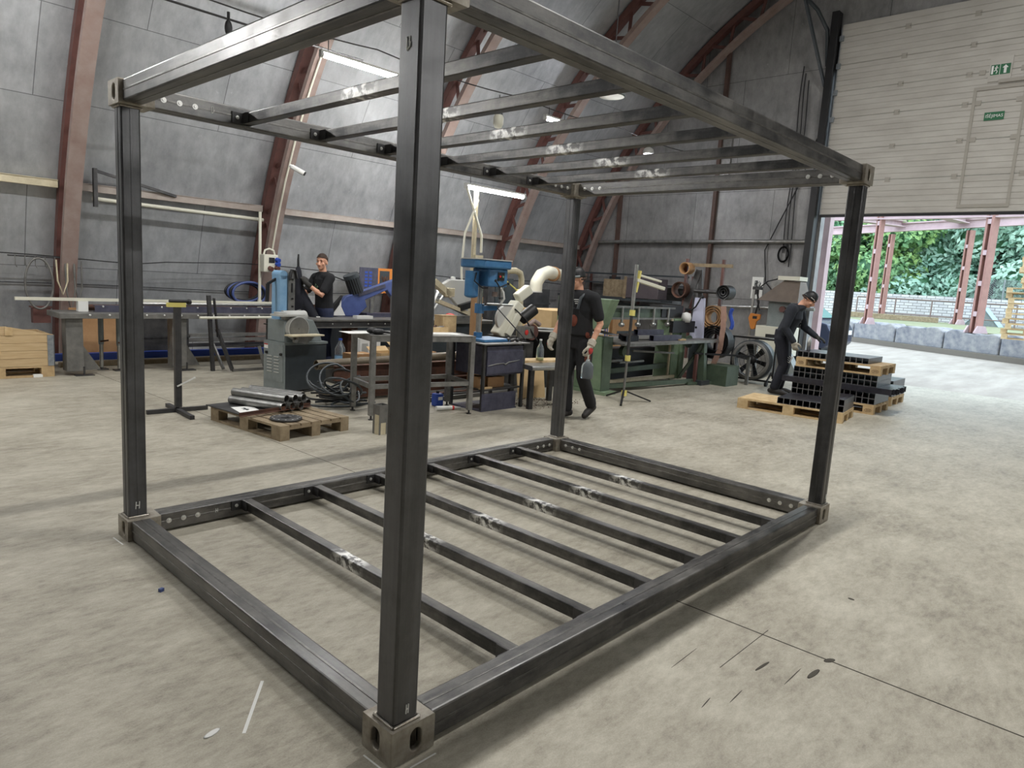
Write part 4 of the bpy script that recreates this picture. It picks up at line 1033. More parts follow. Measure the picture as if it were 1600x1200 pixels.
MB().box(-.13, .13, -.08, .08, 0, .01).box(-.13, .13, -.08, -.07, .01, .065).box(-.13, .13, .07, .08, .01, .065).box(-.13, -.12, -.07, .07, .01, .065).box(.12, .13, -.07, .07, .01, .065).build('tray_body', M['wood_pale'], cb)
rr = random.Random(9)
for k in range(6): MB().cyl((rr.uniform(-.1, .05), rr.uniform(-.05, .05), .03), (rr.uniform(-.05, .1), rr.uniform(-.05, .05), .07), .014).build('metal_part', M['grey_steel'] if k % 2 else M['rust'], cb)
o = MB().lathe([(0, 0), (.03, 0), (.03, .1), (.018, .11), (.018, .13), (0, .13)], n=14).build('metal_can', M['grey_steel'], loc=on_table(.72, .25)); tag(o, 'small grey metal can on the work table beside the near post', 'can')
o = MB().box(-.11, .11, -.08, .08, 0, .2).box(-.115, .115, -.085, .085, .2, .205).build('brown_carton', M['wood'], loc=on_table(1.18, .56)); tag(o, 'small brown carton standing at the back of the work table', 'box')

# square tube stub on the floor
st = MB().sqtube((2.83, 4.0, 0), (2.83, 4.0, .3), .115, .115, .006, (1, 0, 0)).build('tube_stub', M['rust2'] if 'rust2' in M else M['old_steel']); tag(st, 'short upright square tube stub with yellow paint in front of the work table leg', 'tube')
MB().box(2.83 - .0595, 2.83 - .0575, 3.95, 4.02, .0, .2).box(2.79, 2.85, 3.9405, 3.9425, .0, .12).build('yellow_paint', M['cream'], st)

# drill press cart
dc = empty('tool_cart', (4.53, 4.3, 0), 0, 'dark steel tool cart with dented drawer front under the drill press', 'cart')
for x in (0.02, .72):
    for y in (.02, .58): MB().box(x - .018, x + .018, y - .018, y + .018, 0, .82).build('leg', M['dark_steel'], dc)
MB().box(-.02, .78, -.03, .63, .82, .835).build('cart_top', M['old_steel'], dc)
MB().box(.05, .69, .0, .56, .44, .8).build('drawer_box', M['slate'], dc, bevel=.004)
MB().box(.05, .69, -.012, 0, .46, .74).build('drawer_front', M['slate'], dc, bevel=.004)
MB().path([(.06, -.014, .565), (.2, -.016, .585), (.33, -.014, .59), (.36, -.02, .575), (.42, -.016, .6), (.55, -.014, .61), (.62, -.014, .62)], [.004, .007, .006, .01, .007, .006, .003], 6).build('scraped_dent', M['bright_steel'], dc)
MB().box(.02, .72, .02, .58, .255, .27).build('lower_shelf', M['dark_steel'], dc)
MB().box(0, .6, .0, .012, .02, .22).box(0, .62, 0, .55, 0, .02).build('base_panel', M['slate'], dc)
q = carton('cardboard_box', (4.74, 4.42, .271), .26, .2, .13, R(-6), 'small brown cardboard box on the lower shelf of the tool cart', 'cardboard'); q['label'] = 'small brown cardboard box on the lower shelf of the tool cart'
q2 = carton('cardboard_box', (4.58, 4.44, .271), .13, .2, .14, 0, 'narrow brown box with white label on the tool cart shelf', 'cardboard'); MB().box(.045, .105, -.003, 0, .045, .115).build('paper_label', M['paper'], q2)
o = MB().box(-.1, .1, -.02, .02, 0, .02).build('wood_offcut', M['wood'], loc=(4.64, 4.36, .271)); tag(o, 'small wood offcut on the lower shelf of the tool cart', 'offcut')

# drill press
dp = empty('drill_press', (4.84, 4.66, .836), 0, 'blue bench drill press standing on the tool cart', 'drill press')
MB().box(-.2, .26, -.24, .16, 0, .035).build('base_plate', M['blue'], dp, bevel=.006)
MB().cyl((-.03, .06, .035), (-.03, .06, .98), .034, n=20).build('column', M['bright_steel'], dp)
MB().cyl((-.03, .06, .035), (-.03, .06, .1), .055).build('column_foot', M['blue'], dp)
MB().cyl((-.03, .06, .34), (-.03, .06, .46), .06).bar((-.03, .06, .4), (.13, -.1, .42), .09, .06).build('table_bracket', M['blue'], dp)
MB().cyl((.15, -.12, .45), (.15, -.12, .47), .17, n=32).build('round_table', M['grey_steel'], dp)
MB().prism([(-.13, -.18), (.0, -.24), (.16, -.22), (.2, -.08), (.14, .1), (-.12, .12)], 2, .68, .9).build('head_casting', M['blue'], dp, bevel=.015)
MB().prism([(-.32, -.12), (-.26, -.24), (.14, -.29), (.24, -.2), (.24, .06), (.1, .16), (-.26, .2), (-.32, .1)], 2, .9, 1.01).build('pulley_cover', M['blue'], dp, bevel=.02)
MB().prism([(-.33, -.125), (-.265, -.25), (.145, -.30), (.25, -.205), (.25, .065), (.105, .17), (-.265, .21), (-.33, .105)], 2, 1.0, 1.012).build('cover_edge', M['lampgrey'], dp)
MB().cyl((-.24, .0, .56), (-.24, .0, .86), .085, n=24).ell((-.24, 0, .56), .085, .085, .03).build('motor', M['blue'], dp)
MB().path([(-.25, -.09, .84), (-.3, -.11, .74), (-.2, -.15, .66), (-.1, -.14, .66)], .009, 6).build('motor_cable', M['black'], dp)
MB().box(-.03, .08, -.245, -.235, .76, .86).build('switch_panel', M['black'], dp)
for x, m_ in ((.0, 'red'), (.05, 'green')): MB().cyl((x, -.245, .81), (x, -.255, .81), .014).build('switch_button', M[m_], dp)
MB().cyl((.15, -.12, .56), (.15, -.12, .7), .035).cyl((.15, -.12, .5), (.15, -.12, .57), .018).build('spindle', M['bright_steel'], dp)
for k in range(3):
    t = k * 2.1 + .4; MB().cyl((.0, -.25, .68), (.0 + .13 * math.cos(t), -.28, .68 + .13 * math.sin(t)), .008).ell((.0 + .13 * math.cos(t), -.28, .68 + .13 * math.sin(t)), .018, .018, .018, 8, 6).build('feed_handle', M['black'], dp)
MB().path([(.02, -.2, .72), (.08, -.24, .62), (.1, -.24, .54), (.08, -.2, .47)], .014, 8).build('coolant_hose', M['white'], dp)
MB().cyl((.03, -.14, .56), (.03, -.14, .62), .035).build('red_cap', M['redbrown_flange'], dp)
MB().box(.2, .28, -.1, .06, .72, .86).build('side_box', M['slate'], dp)
o = MB().path([(5.12, 4.95, 3.1), (5.08, 4.96, 2.6), (5.0, 4.95, 2.1), (5.0, 4.95, 1.85)], .02, 8).build('white_cable', M['ivory']); 
COL.objects.unlink(o)
# hanging supply pole and cables above the drill press
sp_ = empty('supply_pole', (7.3, 7.55, .86), 0, 'cream supply pole with plug boxes hanging from the lamp above the drill press', 'pole')
MB().box(-.03, .03, -.03, .03, .1, 2.3).build('pole_tube', M['cream'], sp_); MB().box(-.02, .17, -.08, .03, .62, 1.15).build('plug_box', M['cream'], sp_)
MB().path([(.14, -.05, 1.2), (.12, -.06, 1.5), (-.3, -.06, 2.3)], .022, 8).build('supply_cable', M['ivory'], sp_); MB().path([(0, -.06, 2.1), (-.3, -.08, 1.5), (-.36, -.1, .9), (-.28, -.1, .2), (-.2, -.1, -.1)], .02, 8).build('supply_cable', M['ivory'], sp_)
o = MB().box(-.06, .06, -.06, .06, 0, 1.35).build('brown_pillar', M['cardboard'], loc=(5.55, 5.55, 0)); tag(o, 'square brown pillar standing behind the drill press column', 'pillar')
# things on the cart
rr = random.Random(4)
o = MB().path([(5.05 + .03 * k, 4.42 + .02 * math.sin(k), .86 + .012 * math.sin(k * 2)) for k in range(8)], .02, 8).build('air_hose', M['dark_steel']); tag(o, 'dark air hose fitting lying on the right end of the tool cart', 'fitting')
o = MB().bar((5.22, 4.9, 1.3), (5.36, 4.4, .86), .012, .012).build('thin_rod', M['dark_steel']); tag(o, 'thin dark cable leaning from the chop saw to the cart', 'cable')

# grey swing saw behind the table
s2 = empty('cutting_machine', (6.3, 7.15, 0), R(-6), 'beige tilted band saw with round wheel guards, behind the drill press', 'saw')
MB().box(-.45, .9, -.25, .25, 0, .85).build('saw_base', M['mdark'], s2)
MB().box(-.55, .95, -.3, .3, .85, .9).build('saw_bed', M['old_steel'], s2)
MB().prism([(-.1, 1.45), (.1, 1.56), (.55, 1.56), (.72, 1.42), (.75, 1.25), (.62, 1.14), (.3, 1.1), (.1, 1.28)], 1, -.05, .05).build('wheel_guard', M['lampgrey'], s2, bevel=.015)
MB().bar((-.28, -.08, 1.52), (.06, -.08, 1.3), .16, .09).build('head_block', M['cream'], s2); MB().box(-.06, .12, -.16, -.12, 1.28, 1.42).build('gear_box', M['cream'], s2, bevel=.01)
MB().bar((-.18, -.1, 1.2), (.72, -.1, .92), .12, .06).build('saw_arm', M['cream'], s2); MB().bar((-.22, -.13, 1.22), (.6, -.13, .88), .01, .03).build('saw_blade', M['bright_steel'], s2)
MB().bar((.24, -.14, 1.1), (.6, -.14, 1.2), .09, .1).build('handle_grip', M['black'], s2); MB().cyl((-.36, -.08, 1.5), (-.25, -.08, 1.55), .03).build('tension_knob', M['black'], s2)
MB().cyl((.2, .0, 1.58), (.2, .06, 1.58), .03).build('wheel_cap', M['white'], s2)
MB().box(-.05, .35, -.3, -.2, .9, .98).build('vice', M['grey_steel'], s2); MB().ell((-.05, -.28, .97), .1, .06, .05).build('red_handle', M['red'], s2)
o = MB().ell((0, 0, 0), .07, .07, .07).build('lit_bulb', M['flood2'] if 'flood2' in M else M['white'])
COL.objects.unlink(o)
wl = empty('work_lamp', tuple(PY(686, 452, 7.6)), 0, 'small bright lamp on a white arm at the right edge of the near post', 'lamp')
M['bulb'] = emit('lit_bulb', (255, 255, 255), 14)
MB().ell((0, 0, 0), .045, .045, .045).build('bulb', M['bulb'], wl); MB().cyl((.02, .05, -.04), (-.12, .05, -.36), .02).cyl((.22, .06, -.02), (-.12, .05, -.42), .016).build('lamp_arm', M['white'], wl)

# cream chop saw with control box
s3 = empty('chop_saw', (6.05, 5.55, 0), R(-10), 'cream chop saw with grey control box and red emblem beside the black tub', 'saw')
MB().box(-.2, .45, -.25, .3, 0, .72).build('saw_stand', M['dark_steel'], s3)
MB().bar((-.12, -.1, .8), (.22, -.1, 1.28), .2, .16).build('saw_arm', M['ivory'], s3, bevel=.02); MB().bar((-.02, -.22, .82), (.16, -.22, 1.12), .06, .1).build('arm_cover', M['ivory'], s3, bevel=.01)
MB().cyl((.3, -.12, 1.05), (.52, -.12, 1.2), .09, n=20).build('motor', M['black'], s3); MB().bar((.2, -.1, 1.35), (.42, -.1, 1.5), .14, .14).build('motor_cap', M['ivory'], s3, bevel=.02)
MB().cyl((.02, -.1, 1.05), (.02, -.16, 1.05), .2, n=28).build('blade_guard', M['lampgrey'], s3)
MB().box(.1, .36, -.36, -.28, .78, .96).build('control_box', M['grey_steel'], s3, bevel=.008); MB().ell((.22, -.365, .87), .035, .006, .04, 10, 6).build('red_emblem', M['red'], s3)
MB().cyl((.45, -.2, .86), (.45, -.1, .86), .12, n=24).build('hand_wheel', M['redbrown'], s3); MB().path([(.3, -.3, .98), (.38, -.32, 1.04), (.5, -.3, .98)], .035, 10).build('handle_grip', M['redbrown_flange'], s3)
MB().box(-.15, .2, -.3, .1, .72, .8).build('saw_vice', M['dark_steel'], s3)
MB().path([(.1, -.2, 1.2), (.25, -.3, 1.05), (.3, -.36, .9), (.4, -.4, .75)], .012, 6).build('power_cable', M['black'], s3)
# dust pipe arch
da = empty('pipe_arch', (7.25, 6.3, 0), 0, 'cream bent pipe arch standing to the right of the drill press', 'pipe arch')
p_ = [PY(790, 423, 6.3), PY(806, 423, 6.3), PY(813, 427, 6.3), PY(815, 436, 6.3), PY(813, 470, 6.3), PY(811, 520, 6.3)]
p_ = [Vector(q) - Vector((7.25, 6.3, 0)) for q in p_]; p_.append(Vector((p_[-1].x, 0, 0)))
MB().path(p_, .05, 12).build('bent_pipe', M['cream'], da)
q = p_[2]; MB().box(q.x - .5, q.x - .1, .05, .08, q.z - .9, q.z - .1).build('back_panel', M['mdark'], da)
MB().bar((q.x - .42, -.06, q.z - .12), (q.x - .16, -.1, q.z - .28), .02).ell((q.x - .14, -.1, q.z - .29), .04, .03, .03).build('lever', M['yellow'], da)
# ventilation duct elbow
vd = empty('duct_elbow', (0, 0, 0), 0, 'large pale bent ventilation duct elbow above the black tub', 'duct')
e0 = [PY(837, 455, 7.6), PY(838, 442, 7.6), PY(845, 430, 7.6), PY(857, 425, 7.62), PY(866, 428, 7.66)]
vd.location = e0[0]
e0 = [Vector(q) - vd.location for q in e0]
ee = []
for i in range(len(e0) - 1):
    for t in range(4): ee.append(e0[i].lerp(e0[i + 1], t / 4))
ee.append(e0[-1])
MB().path(ee, .125, 20).build('elbow', M['ivory'], vd)
MB().path([e0[-1] - Vector((.06, 0, 0)), e0[-1] + Vector((.02, .02, -.004))], .15, 22).build('collar', M['cardboard'], vd)
MB().path([e0[-1], e0[-1] + Vector((.5, .15, -.02)), e0[-1] + Vector((.9, .25, -.03))], .12, 20).build('straight_duct', M['ivory'], vd)
MB().path([e0[0] + Vector((0, 0, .0)), e0[0] + Vector((0, 0, -.02))], .132, 20).build('mouth_rim', M['lampgrey'], vd)
# big dark steel cabinet panels behind
o = MB().box(0, 1.9, 0, .5, 0, 1.45).box(-.02, 1.92, -.02, 0, 1.12, 1.16).box(.0, 1.9, -.015, 0, .75, .78).build('steel_cabinet', M['slate2'] if 'slate2' in M else M['dark_steel'], loc=(8.55, 8.4, 0)); tag(o, 'wide dark steel cabinet below the duct elbow', 'cabinet')
cb2 = empty('long_worktop', (7.3, 7.2, 0), 0, 'long steel beam table with bolts behind the black tub', 'bench')
MB().box(0, 2.6, 0, .5, .7, .8).build('side_beam', M['slate'], cb2); MB().box(0, 2.6, -.02, .5, .8, .83).build('beam_top', M['old_steel'], cb2)
for x in (.1, 2.4): MB().box(x, x + .08, .1, .4, 0, .7).build('leg', M['mgrey'], cb2)
for i in range(8): MB().ell((.2 + i * .32, -.004, .75), .012, .008, .012, 8, 5).build('bolt_head', M['bolt'], cb2)
# black tub, white plank table
tb_ = empty('black_tub', (6.95, 5.55, 0), 0, 'large round black plastic tub with pale rim beside the walking worker', 'tub')
MB().lathe([(0, .3), (.29, .3), (.335, .84), (.35, .84), (.35, .86), (.32, .86), (.275, .33), (0, .33)], n=40).build('tub_wall', M['black'], tb_)
MB().lathe([(.31, .86), (.36, .86), (.36, .885), (.31, .885), (.31, .86)], n=40).build('tub_rim', M['lampgrey'], tb_)
MB().box(-.3, .3, -.3, .3, 0, .3).build('tub_plinth', M['dark_steel'], tb_)
lt = empty('low_table', (5.2, 4.12, 0), R(-14), 'low steel table with rounded bright edge and pale plank beside the frame back post', 'table')
MB().box(0, .72, 0, .55, .5, .56).cyl((0, .0, .53), (.72, .0, .53), .03).build('table_top', M['bright_steel'], lt)
for x in (.03, .66):
    for y in (.04, .5): MB().box(x - .03, x + .03, y - .03, y + .03, 0, .5).build('leg', M['dark_steel'], lt)
o = MB().box(-.1, .8, -.04, .22, 0, .025).build('pale_plank', M['wood_pale'], loc=(5.25, 4.45, .561)); o.rotation_euler = (0, 0, R(-12)); tag(o, 'pale plank lying on the low steel table', 'plank')
bt = empty('spray_bottle', (5.62, 4.36, .587), 0, 'clear bottle standing on the pale plank behind the frame post', 'bottle')
MB().lathe([(0, 0), (.05, 0), (.052, .02), (.05, .15), (.03, .2), (.015, .23), (.015, .26)], n=16).build('bottle_body', M['clear'], bt); MB().cyl((0, 0, .26), (0, 0, .28), .017).build('cap', M['white'], bt)
MB().lathe([(.0, .003), (.049, .003), (.05, .035), (0, .035)], n=16).build('liquid', M['yellow'], bt)
o = MB().box(-.22, .22, 0, .02, 0, .5).build('leaning_board', M['cardboard_pale'], loc=(5.9, 4.7, 0)); o.rotation_euler = (R(-12), 0, R(-16)); tag(o, 'pale board leaning behind the low steel table', 'board')
# metal chips under the low table
mb = MB(); rr = random.Random(8)
for k in range(260):
    x, y = rr.uniform(5.3, 6.4), rr.uniform(4.05, 4.75); a = rr.uniform(0, 6.3); s_ = rr.uniform(.01, .025)
    mb.bar((x, y, .006), (x + s_ * math.cos(a), y + s_ * math.sin(a), .012), .006, .004)
o = mb.build('metal_chips', M['rust']); tag(o, 'scattered brown metal chips on the floor under the low table', 'chips', kind='stuff')
# blue canister and hand tool on the floor
cn = empty('blue_canister', tuple(G(683, 634)), 0, 'blue plastic canister at the right edge of the near post', 'canister')
MB().box(-.06, .06, -.05, .05, 0, .16).build('canister_body', M['bluepl'], cn, bevel=.015); MB().box(-.03, .04, -.053, -.05, .08, .12).build('white_label', M['paper'], cn); MB().cyl((0, 0, .16), (0, 0, .19), .02).build('cap', M['black'], cn)
gt = empty('hand_grinder', tuple(G(700, 641)), R(-15), 'white hand tool with red ring lying on the floor beside the cart', 'tool')
MB().cyl((-.16, 0, .03), (.05, 0, .03), .03, .024).build('tool_body', M['white'], gt); MB().cyl((.05, 0, .028), (.075, 0, .028), .027).build('red_ring', M['red'], gt); MB().cyl((.075, 0, .028), (.17, 0, .024), .022, .012).build('tool_tip', M['lampgrey'], gt)
# bar stock lying low behind the cart
for k in range(4):
    o = MB().box(0, 2.2, -.03, .03, 0, .05).build('stock_bar', M[('old_steel', 'dark_steel', 'rust', 'old_steel')[k]], loc=(4.35, 5.15 + .13 * k, .001 + .0)); tag(o, 'long steel bar on the floor behind the tool cart, %s row' % ('first', 'second', 'third', 'rearmost')[k], 'bar')
# ================================================================== MACHINES AT THE END WALL
gs = empty('plate_shear', (7.1, 4.6, 0), 0, 'large pale green plate shear with heavy side frames and long bed table', 'shear')
MB().prism([(-.2, .05), (.75, .05), (.75, 1.42), (-.27, 1.42), (-.1, .98), (.28, .9), (.28, .86), (-.14, .86)], 0, 0, .2).build('left_side_frame', M['green'], gs, bevel=.01)
MB().box(-.01, .205, -.205, -.19, .05, .86).build('frame_edge', M['green_dark'], gs)
MB().box(-.05, .25, -.3, .4, 0, .05).build('foot_plate', M['green'], gs)
MB().prism([(-.32, .9), (.2, .94), (.28, 1.03), (.1, .95)], 0, -.01, .21).build('throat_guard', M['black'], gs)
MB().prism([(.05, .05), (.4, .05), (.4, 1.12), (.05, 1.12), (.05, .9), (.07, .86)], 0, 2.36, 2.6).build('right_side_frame', M['green'], gs, bevel=.01)
MB().box(2.6, 2.75, .03, .3, .05, .95).build('drive_cover', M['green'], gs)
MB().box(2.2, 2.95, -.02, .05, .88, 1.08).box(2.0, 2.7, .1, .35, 1.14, 1.34).build('dark_drive_box', M['black'], gs); MB().cyl((2.75, -.06, .72), (2.75, -.02, .72), .11, n=20).build('hand_wheel', M['green_dark'], gs)
MB().box(.2, 2.4, .12, .4, 1.12, 1.3).build('shear_beam', M['green_dark'], gs); MB().box(.2, 2.4, .08, .12, 1.1, 1.13).box(.2, 2.4, .08, .12, 1.28, 1.31).build('beam_flange', M['old_steel'], gs)
for i in range(5): MB().cyl((.35 + i * .46, .09, 1.0), (.35 + i * .46, .09, 1.3), .022).ell((.35 + i * .46, .09, 1.02), .05, .05, .04).build('hold_down_pin', M['bright_steel'], gs)
MB().box(.2, 2.4, -.1, .5, .73, .79).build('shear_bed', M['old_steel'], gs)
MB().box(.2, 3.4, -.42, -.1, .755, .785).bar((.3, -.3, .75), (3.3, -.3, .75), .04, .03).bar((.3, -.15, .75), (3.3, -.15, .75), .04, .03).build('bed_table', M['old_steel'], gs)
MB().bar((.3, -.42, .76), (3.45, -.42, .76), .03, .04).build('table_edge_rail', M['grey_steel'], gs)
lg = MB().bar((2.7, -.4, 0), (2.7, -.34, .74), .12, .1).bar((2.42, -.1, .1), (2.68, -.35, .7), .05, .05).build('table_leg', M['green_dark'], gs)
MB().box(2.55, 2.85, -.47, -.33, 0, .08).build('leg_foot', M['mdark'], lg)
MB().bar((.2, -.1, .1), (2.6, -.3, .06), .06, .07).build('floor_rail', M['green_dark'], gs); MB().bar((.2, .02, .14), (2.35, -.02, .12), .06, .05).build('floor_rail', M['cream'], gs); MB().bar((.2, .12, .28), (2.35, .12, .3), .06, .08).build('floor_rail', M['green_dark'], gs)
MB().bar((2.35, -.3, .03), (2.9, -.45, .03), .07, .05).build('floor_rail', M['green_dark'], gs)
MB().bar((.9, -.1, .62), (1.9, -.25, .57), .04, .03).build('support_bar', M['grey_steel'], gs)
MB().bar((2.26, .04, .1), (2.26, .04, 1.12), .03, .03).build('thin_upright', M['cream'], gs)
MB().box(.3, 2.2, .3, .6, .1, .6).build('lower_dark_box', M['black'], gs)
MB().box(.35, .95, .1, .3, .42, .46).box(.8, 1.5, .05, .25, .4, .43).build('offcut_bars', M['grey_steel'], gs)
MB().cyl((.68, -.12, .62), (.68, -.05, .62), .085, n=20).build('green_knob', M['green_dark'], gs)
for k, (x, y, z, L) in enumerate(((7.62, 4.42, .83, .34), (7.72, 4.51, .83, .34), (7.82, 4.6, .83, .34), (7.92, 4.69, .83, .34))):
    o = MB().sqtube((x, y, z), (x + L, y, z), .085, .085, .004).build('square_tube', M['blacktube']); tag(o, 'short dark square tube in the row on the green shear table', 'square tube', 'tubes on the shear table')
o = MB().sqtube((8.05, 4.5, .915), (8.72, 4.44, .915), .085, .085, .004).build('square_tube', M['slate']); tag(o, 'blue-grey square tube lying on top of the row on the shear table', 'square tube')
o = MB().sqtube((8.3, 4.36, .83), (9.1, 4.32, .83), .085, .085, .004).build('square_tube', M['slate']); tag(o, 'longer blue-grey square tube lying in front on the shear table', 'square tube')
o = MB().box(-.1, .1, -.03, .03, 0, .025).build('wood_offcut', M['wood'], loc=(9.1, 4.28, .786)); tag(o, 'small wood offcut on the shear table edge', 'offcut')
# cartons and boards behind the shear
cp = empty('pale_crate', (8.1, 6.3, .3), 0, 'large pale timber crate with shipping label behind the shear', 'crate')
MB().box(0, 1.75, 0, .8, 0, .82).build('crate_body', M['cardboard_pale'], cp)
for z in (.27, .54): MB().box(-.002, 1.752, -.004, 0, z, z + .012).build('plank_joint', M['wood'], cp)
MB().box(1.15, 1.55, -.006, 0, .38, .66).build('shipping_label', M['paper'], cp); MB().box(1.6, 1.63, -.006, 0, .0, .8).box(1.68, 1.7, -.006, 0, 0, .8).build('blue_strap', M['bluepl'], cp)
MB().box(-.05, 1.8, .0, .8, -.28, 0).build('crate_feet', M['wood_old'], cp)
cw = empty('brown_carton', (9.95, 6.3, .32), 0, 'brown carton with dark block letters behind the shear', 'box')
MB().box(0, .85, 0, .6, 0, .8).build('carton_body', M['cardboard'], cw); MB().box(.16, .78, -.006, 0, .16, .42).build('dark_band', M['mdark'], cw)
text_mesh('block_letters', 'BUBAR', .2, M['cardboard'], cw, (.47, -.008, .29), (R(90), 0, 0))
MB().box(0, .85, .0, .6, -.3, 0).build('carton_stand', M['wood_old'], cw)
o = MB().box(-.2, .2, 0, .3, 0, .2).build('small_carton', M['cardboard_pale'], loc=(8.0, 5.75, .4)); tag(o, 'small pale carton low behind the left end of the shear table', 'box')
o = MB().box(-.3, .3, 0, .35, 0, .4).build('dark_plinth', M['black'], loc=(8.0, 5.75, 0)); tag(o, 'dark plinth under the small pale carton', 'plinth')
# wall shelf with load behind the shear
wsf = empty('wall_rack', (EX - .55, 6.75, 1.15), 0, 'long wall rack carrying dark bars, insulation and a flat grey-brown case', 'rack')
MB().box(0, .5, 0, 3.1, .0, .04).build('rack_shelf', M['mdark'], wsf); MB().box(0, .5, 0, 3.1, .53, .56).box(.1, .16, -.0, 3.1, .75, .79).build('upper_bar', M['mdark'], wsf)
for y in (.02, 1.5, 3.05): MB().box(.4, .45, y, y + .05, -1.15, .8).build('rack_post', M['redbrown'], wsf)
MB().box(.05, .1, 0.1, 3.0, .12, .2).build('grey_channel', M['galv'], wsf)
cs = empty('flat_case', (EX - 1.2, 7.06, 1.36), 0, 'flat grey-brown case standing on the wall rack above the shear', 'case')
M['casecol'] = mat('grey_brown_case', (92, 84, 88), .5, 0, (80, 73, 78), 6)
MB().box(0, .4, 0, .92, 0, .48).build('case_body', M['casecol'], cs, bevel=.01); MB().box(-.02, .0, .88, .95, -.02, .5).build('case_edge', M['wood_old'], cs); MB().box(.0, .5, -.1, 3.0, -.06, -.015).build('case_shelf', M['mdark'], cs)
o = MB().box(0, .3, 0, .62, 0, .42).build('insulation_pack', M['insul'] if 'insul' in M else M['wood_old'], loc=(EX - 1.12, 8.05, 1.36)); tag(o, 'yellow-brown insulation pack on the wall rack beside the flat case', 'insulation')
sk = empty('wall_socket', (EX - .06, 9.12, 1.72), 0, 'dark wall socket with white and blue plug on the stud', 'socket')
MB().box(0, .05, -.16, .16, -.14, .14).build('back_plate', M['mdark'], sk); MB().box(-.03, 0, -.1, .08, -.06, .06).build('socket_body', M['white'], sk); MB().cyl((-.05, -.01, 0), (-.03, -.01, 0), .04).build('blue_plug', M['bluepl'], sk)
MB().box(0, .05, -.16, .16, -.42, -.2).build('lower_plate', M['mdark'], sk); MB().path([(-.02, 0, -.28), (-.05, -.2, -.26), (-.05, -.3, -.4), (-.05, -.15, -.52), (-.05, .1, -.5), (-.05, .6, -.42), (-.05, 1.2, -.4)], .03, 8).build('flexible_conduit', M['lampgrey'], sk)

# work-light tripod
tp = empty('tripod_light', (6.93, 3.88, 0), 0, 'tall thin tripod work light with folded lamp head beside the walking worker', 'work light')
MB().cyl((0, 0, .05), (0.02, 0, .6), .018).build('lower_tube', M['grey_steel'], tp); MB().cyl((.02, 0, .6), (.04, 0, 1.25), .022).build('middle_tube', M['dark_steel'], tp); MB().cyl((.04, 0, 1.25), (.06, 0, 1.93), .026).build('upper_tube', M['bright_steel'], tp)
for z in (.12, .62, 1.26): MB().cyl((0.01 + z * .03, 0, z - .04), (0.012 + z * .03, 0, z + .04), .04).build('clamp', M['yellow'], tp)
for a in (-2.6, -.6, 1.2): MB().bar((0, 0, .16), (.42 * math.cos(a), .42 * math.sin(a), .012), .03, .02).build('leg', M['black'], tp)
MB().bar((.08, 0, 1.72), (.62, -.12, 1.62), .06, .05).bar((.1, .03, 1.8), (.6, -.08, 1.72), .03, .03).build('lamp_head', M['ivory'], tp, bevel=.008); MB().bar((.08, .0, 1.55), (.12, -.02, 1.85), .04, .04).build('lamp_bracket', M['yellow'], tp)

# belt rack with sanding belts
br_ = empty('belt_rack', (10.45, 4.3, 0), 0, 'tall red-brown rack with hanging rolled sanding belts', 'rack')
for y in (.05, .78):
    MB().box(-.025, .025, y - .025, y + .025, 0 if y < .5 else 1.2, 2.2).build('upright', M['redbrown'], br_)
MB().box(-.03, .03, -.12, .8, 2.06, 2.12).build('top_bar', M['wood_old'], br_); MB().cyl((-.05, -.05, 1.62), (-.05, .55, 1.62), .035).build('peg_bar', M['dark_steel'], br_)
MB().bar((.0, .52, 2.0), (-.05, .72, 1.3), .12, .02, (1, 0, 0)).bar((.0, .5, 2.0), (.0, .42, 1.2), .08, .02, (1, 0, 0)).build('slanted_plate', M['dark_steel'], br_)
MB().box(-.1, .4, .45, .9, .0, .1).box(-.03, .4, -.0, .06, .0, .1).build('base_frame', M['redbrown'], br_)
def roll(y, z, r, w, m, lab, turns=1):
    o = empty('sanding_belt', (10.35, y, z), 0, lab, 'sanding belt')
    for k in range(turns): MB().lathe([(r - .04 * k, -w / 2), (r - .04 * k, w / 2), (r - .02 - .04 * k, w / 2), (r - .02 - .04 * k, -w / 2), (r - .04 * k, -w / 2)], axis='x', n=28).build('belt_loop', M[m], o)
    return o
roll(5.02, 2.02, .11, .2, 'cardboard', 'small brown sanding belt roll at the top left of the belt rack')
roll(5.1, 1.62, .15, .2, 'rust', 'dark brown sanding belt roll at the upper left of the belt rack')
roll(4.2, 1.62, .13, .24, 'black', 'black sanding belt roll at the upper right of the belt rack', 3)
roll(4.38, 1.17, .21, .18, 'cardboard', 'large brown sanding belt roll in the middle of the belt rack', 3)
roll(4.3, .73, .3, .22, 'black', 'large heap of black belts hanging low on the belt rack', 4)
o = MB().path([(10.3, 4.18, 1.35), (10.25, 4.1, 1.25), (10.25, 4.12, .7), (10.25, 4.2, .3), (10.28, 4.35, .12)], .012, 4).build('belt_strip', M['redbrown_flange'])
COL.objects.unlink(o)
mb = MB()
for a, b in zip([(4.15, 1.38), (4.12, 1.0), (4.14, .6), (4.22, .38)], [(4.12, 1.0), (4.14, .6), (4.22, .38), (4.3, .08)]): mb.bar((10.22, a[0], a[1]), (10.22, b[0], b[1]), .1, .006, (1, 0, 0))
M['beltpink'] = mat('pinkish_sanding_belt', (168, 136, 122), .8, 0, (150, 118, 104), 10)
o = mb.build('hanging_belt', M['beltpink']); tag(o, 'long pinkish sanding belt hanging down in front of the belt rack', 'sanding belt')
o = MB().path([(10.3, 4.02 + .03 * math.sin(k), 1.35 - k * .06) for k in range(7)], .035, 8).build('blue_belt', M['bluepl']); tag(o, 'blue belt edge hanging beside the pinkish belt', 'sanding belt')
wp = empty('machine_cover', (10.1, 4.6, .72), 0, 'lilac white tall sheet metal panel beside the belt rack', 'panel')
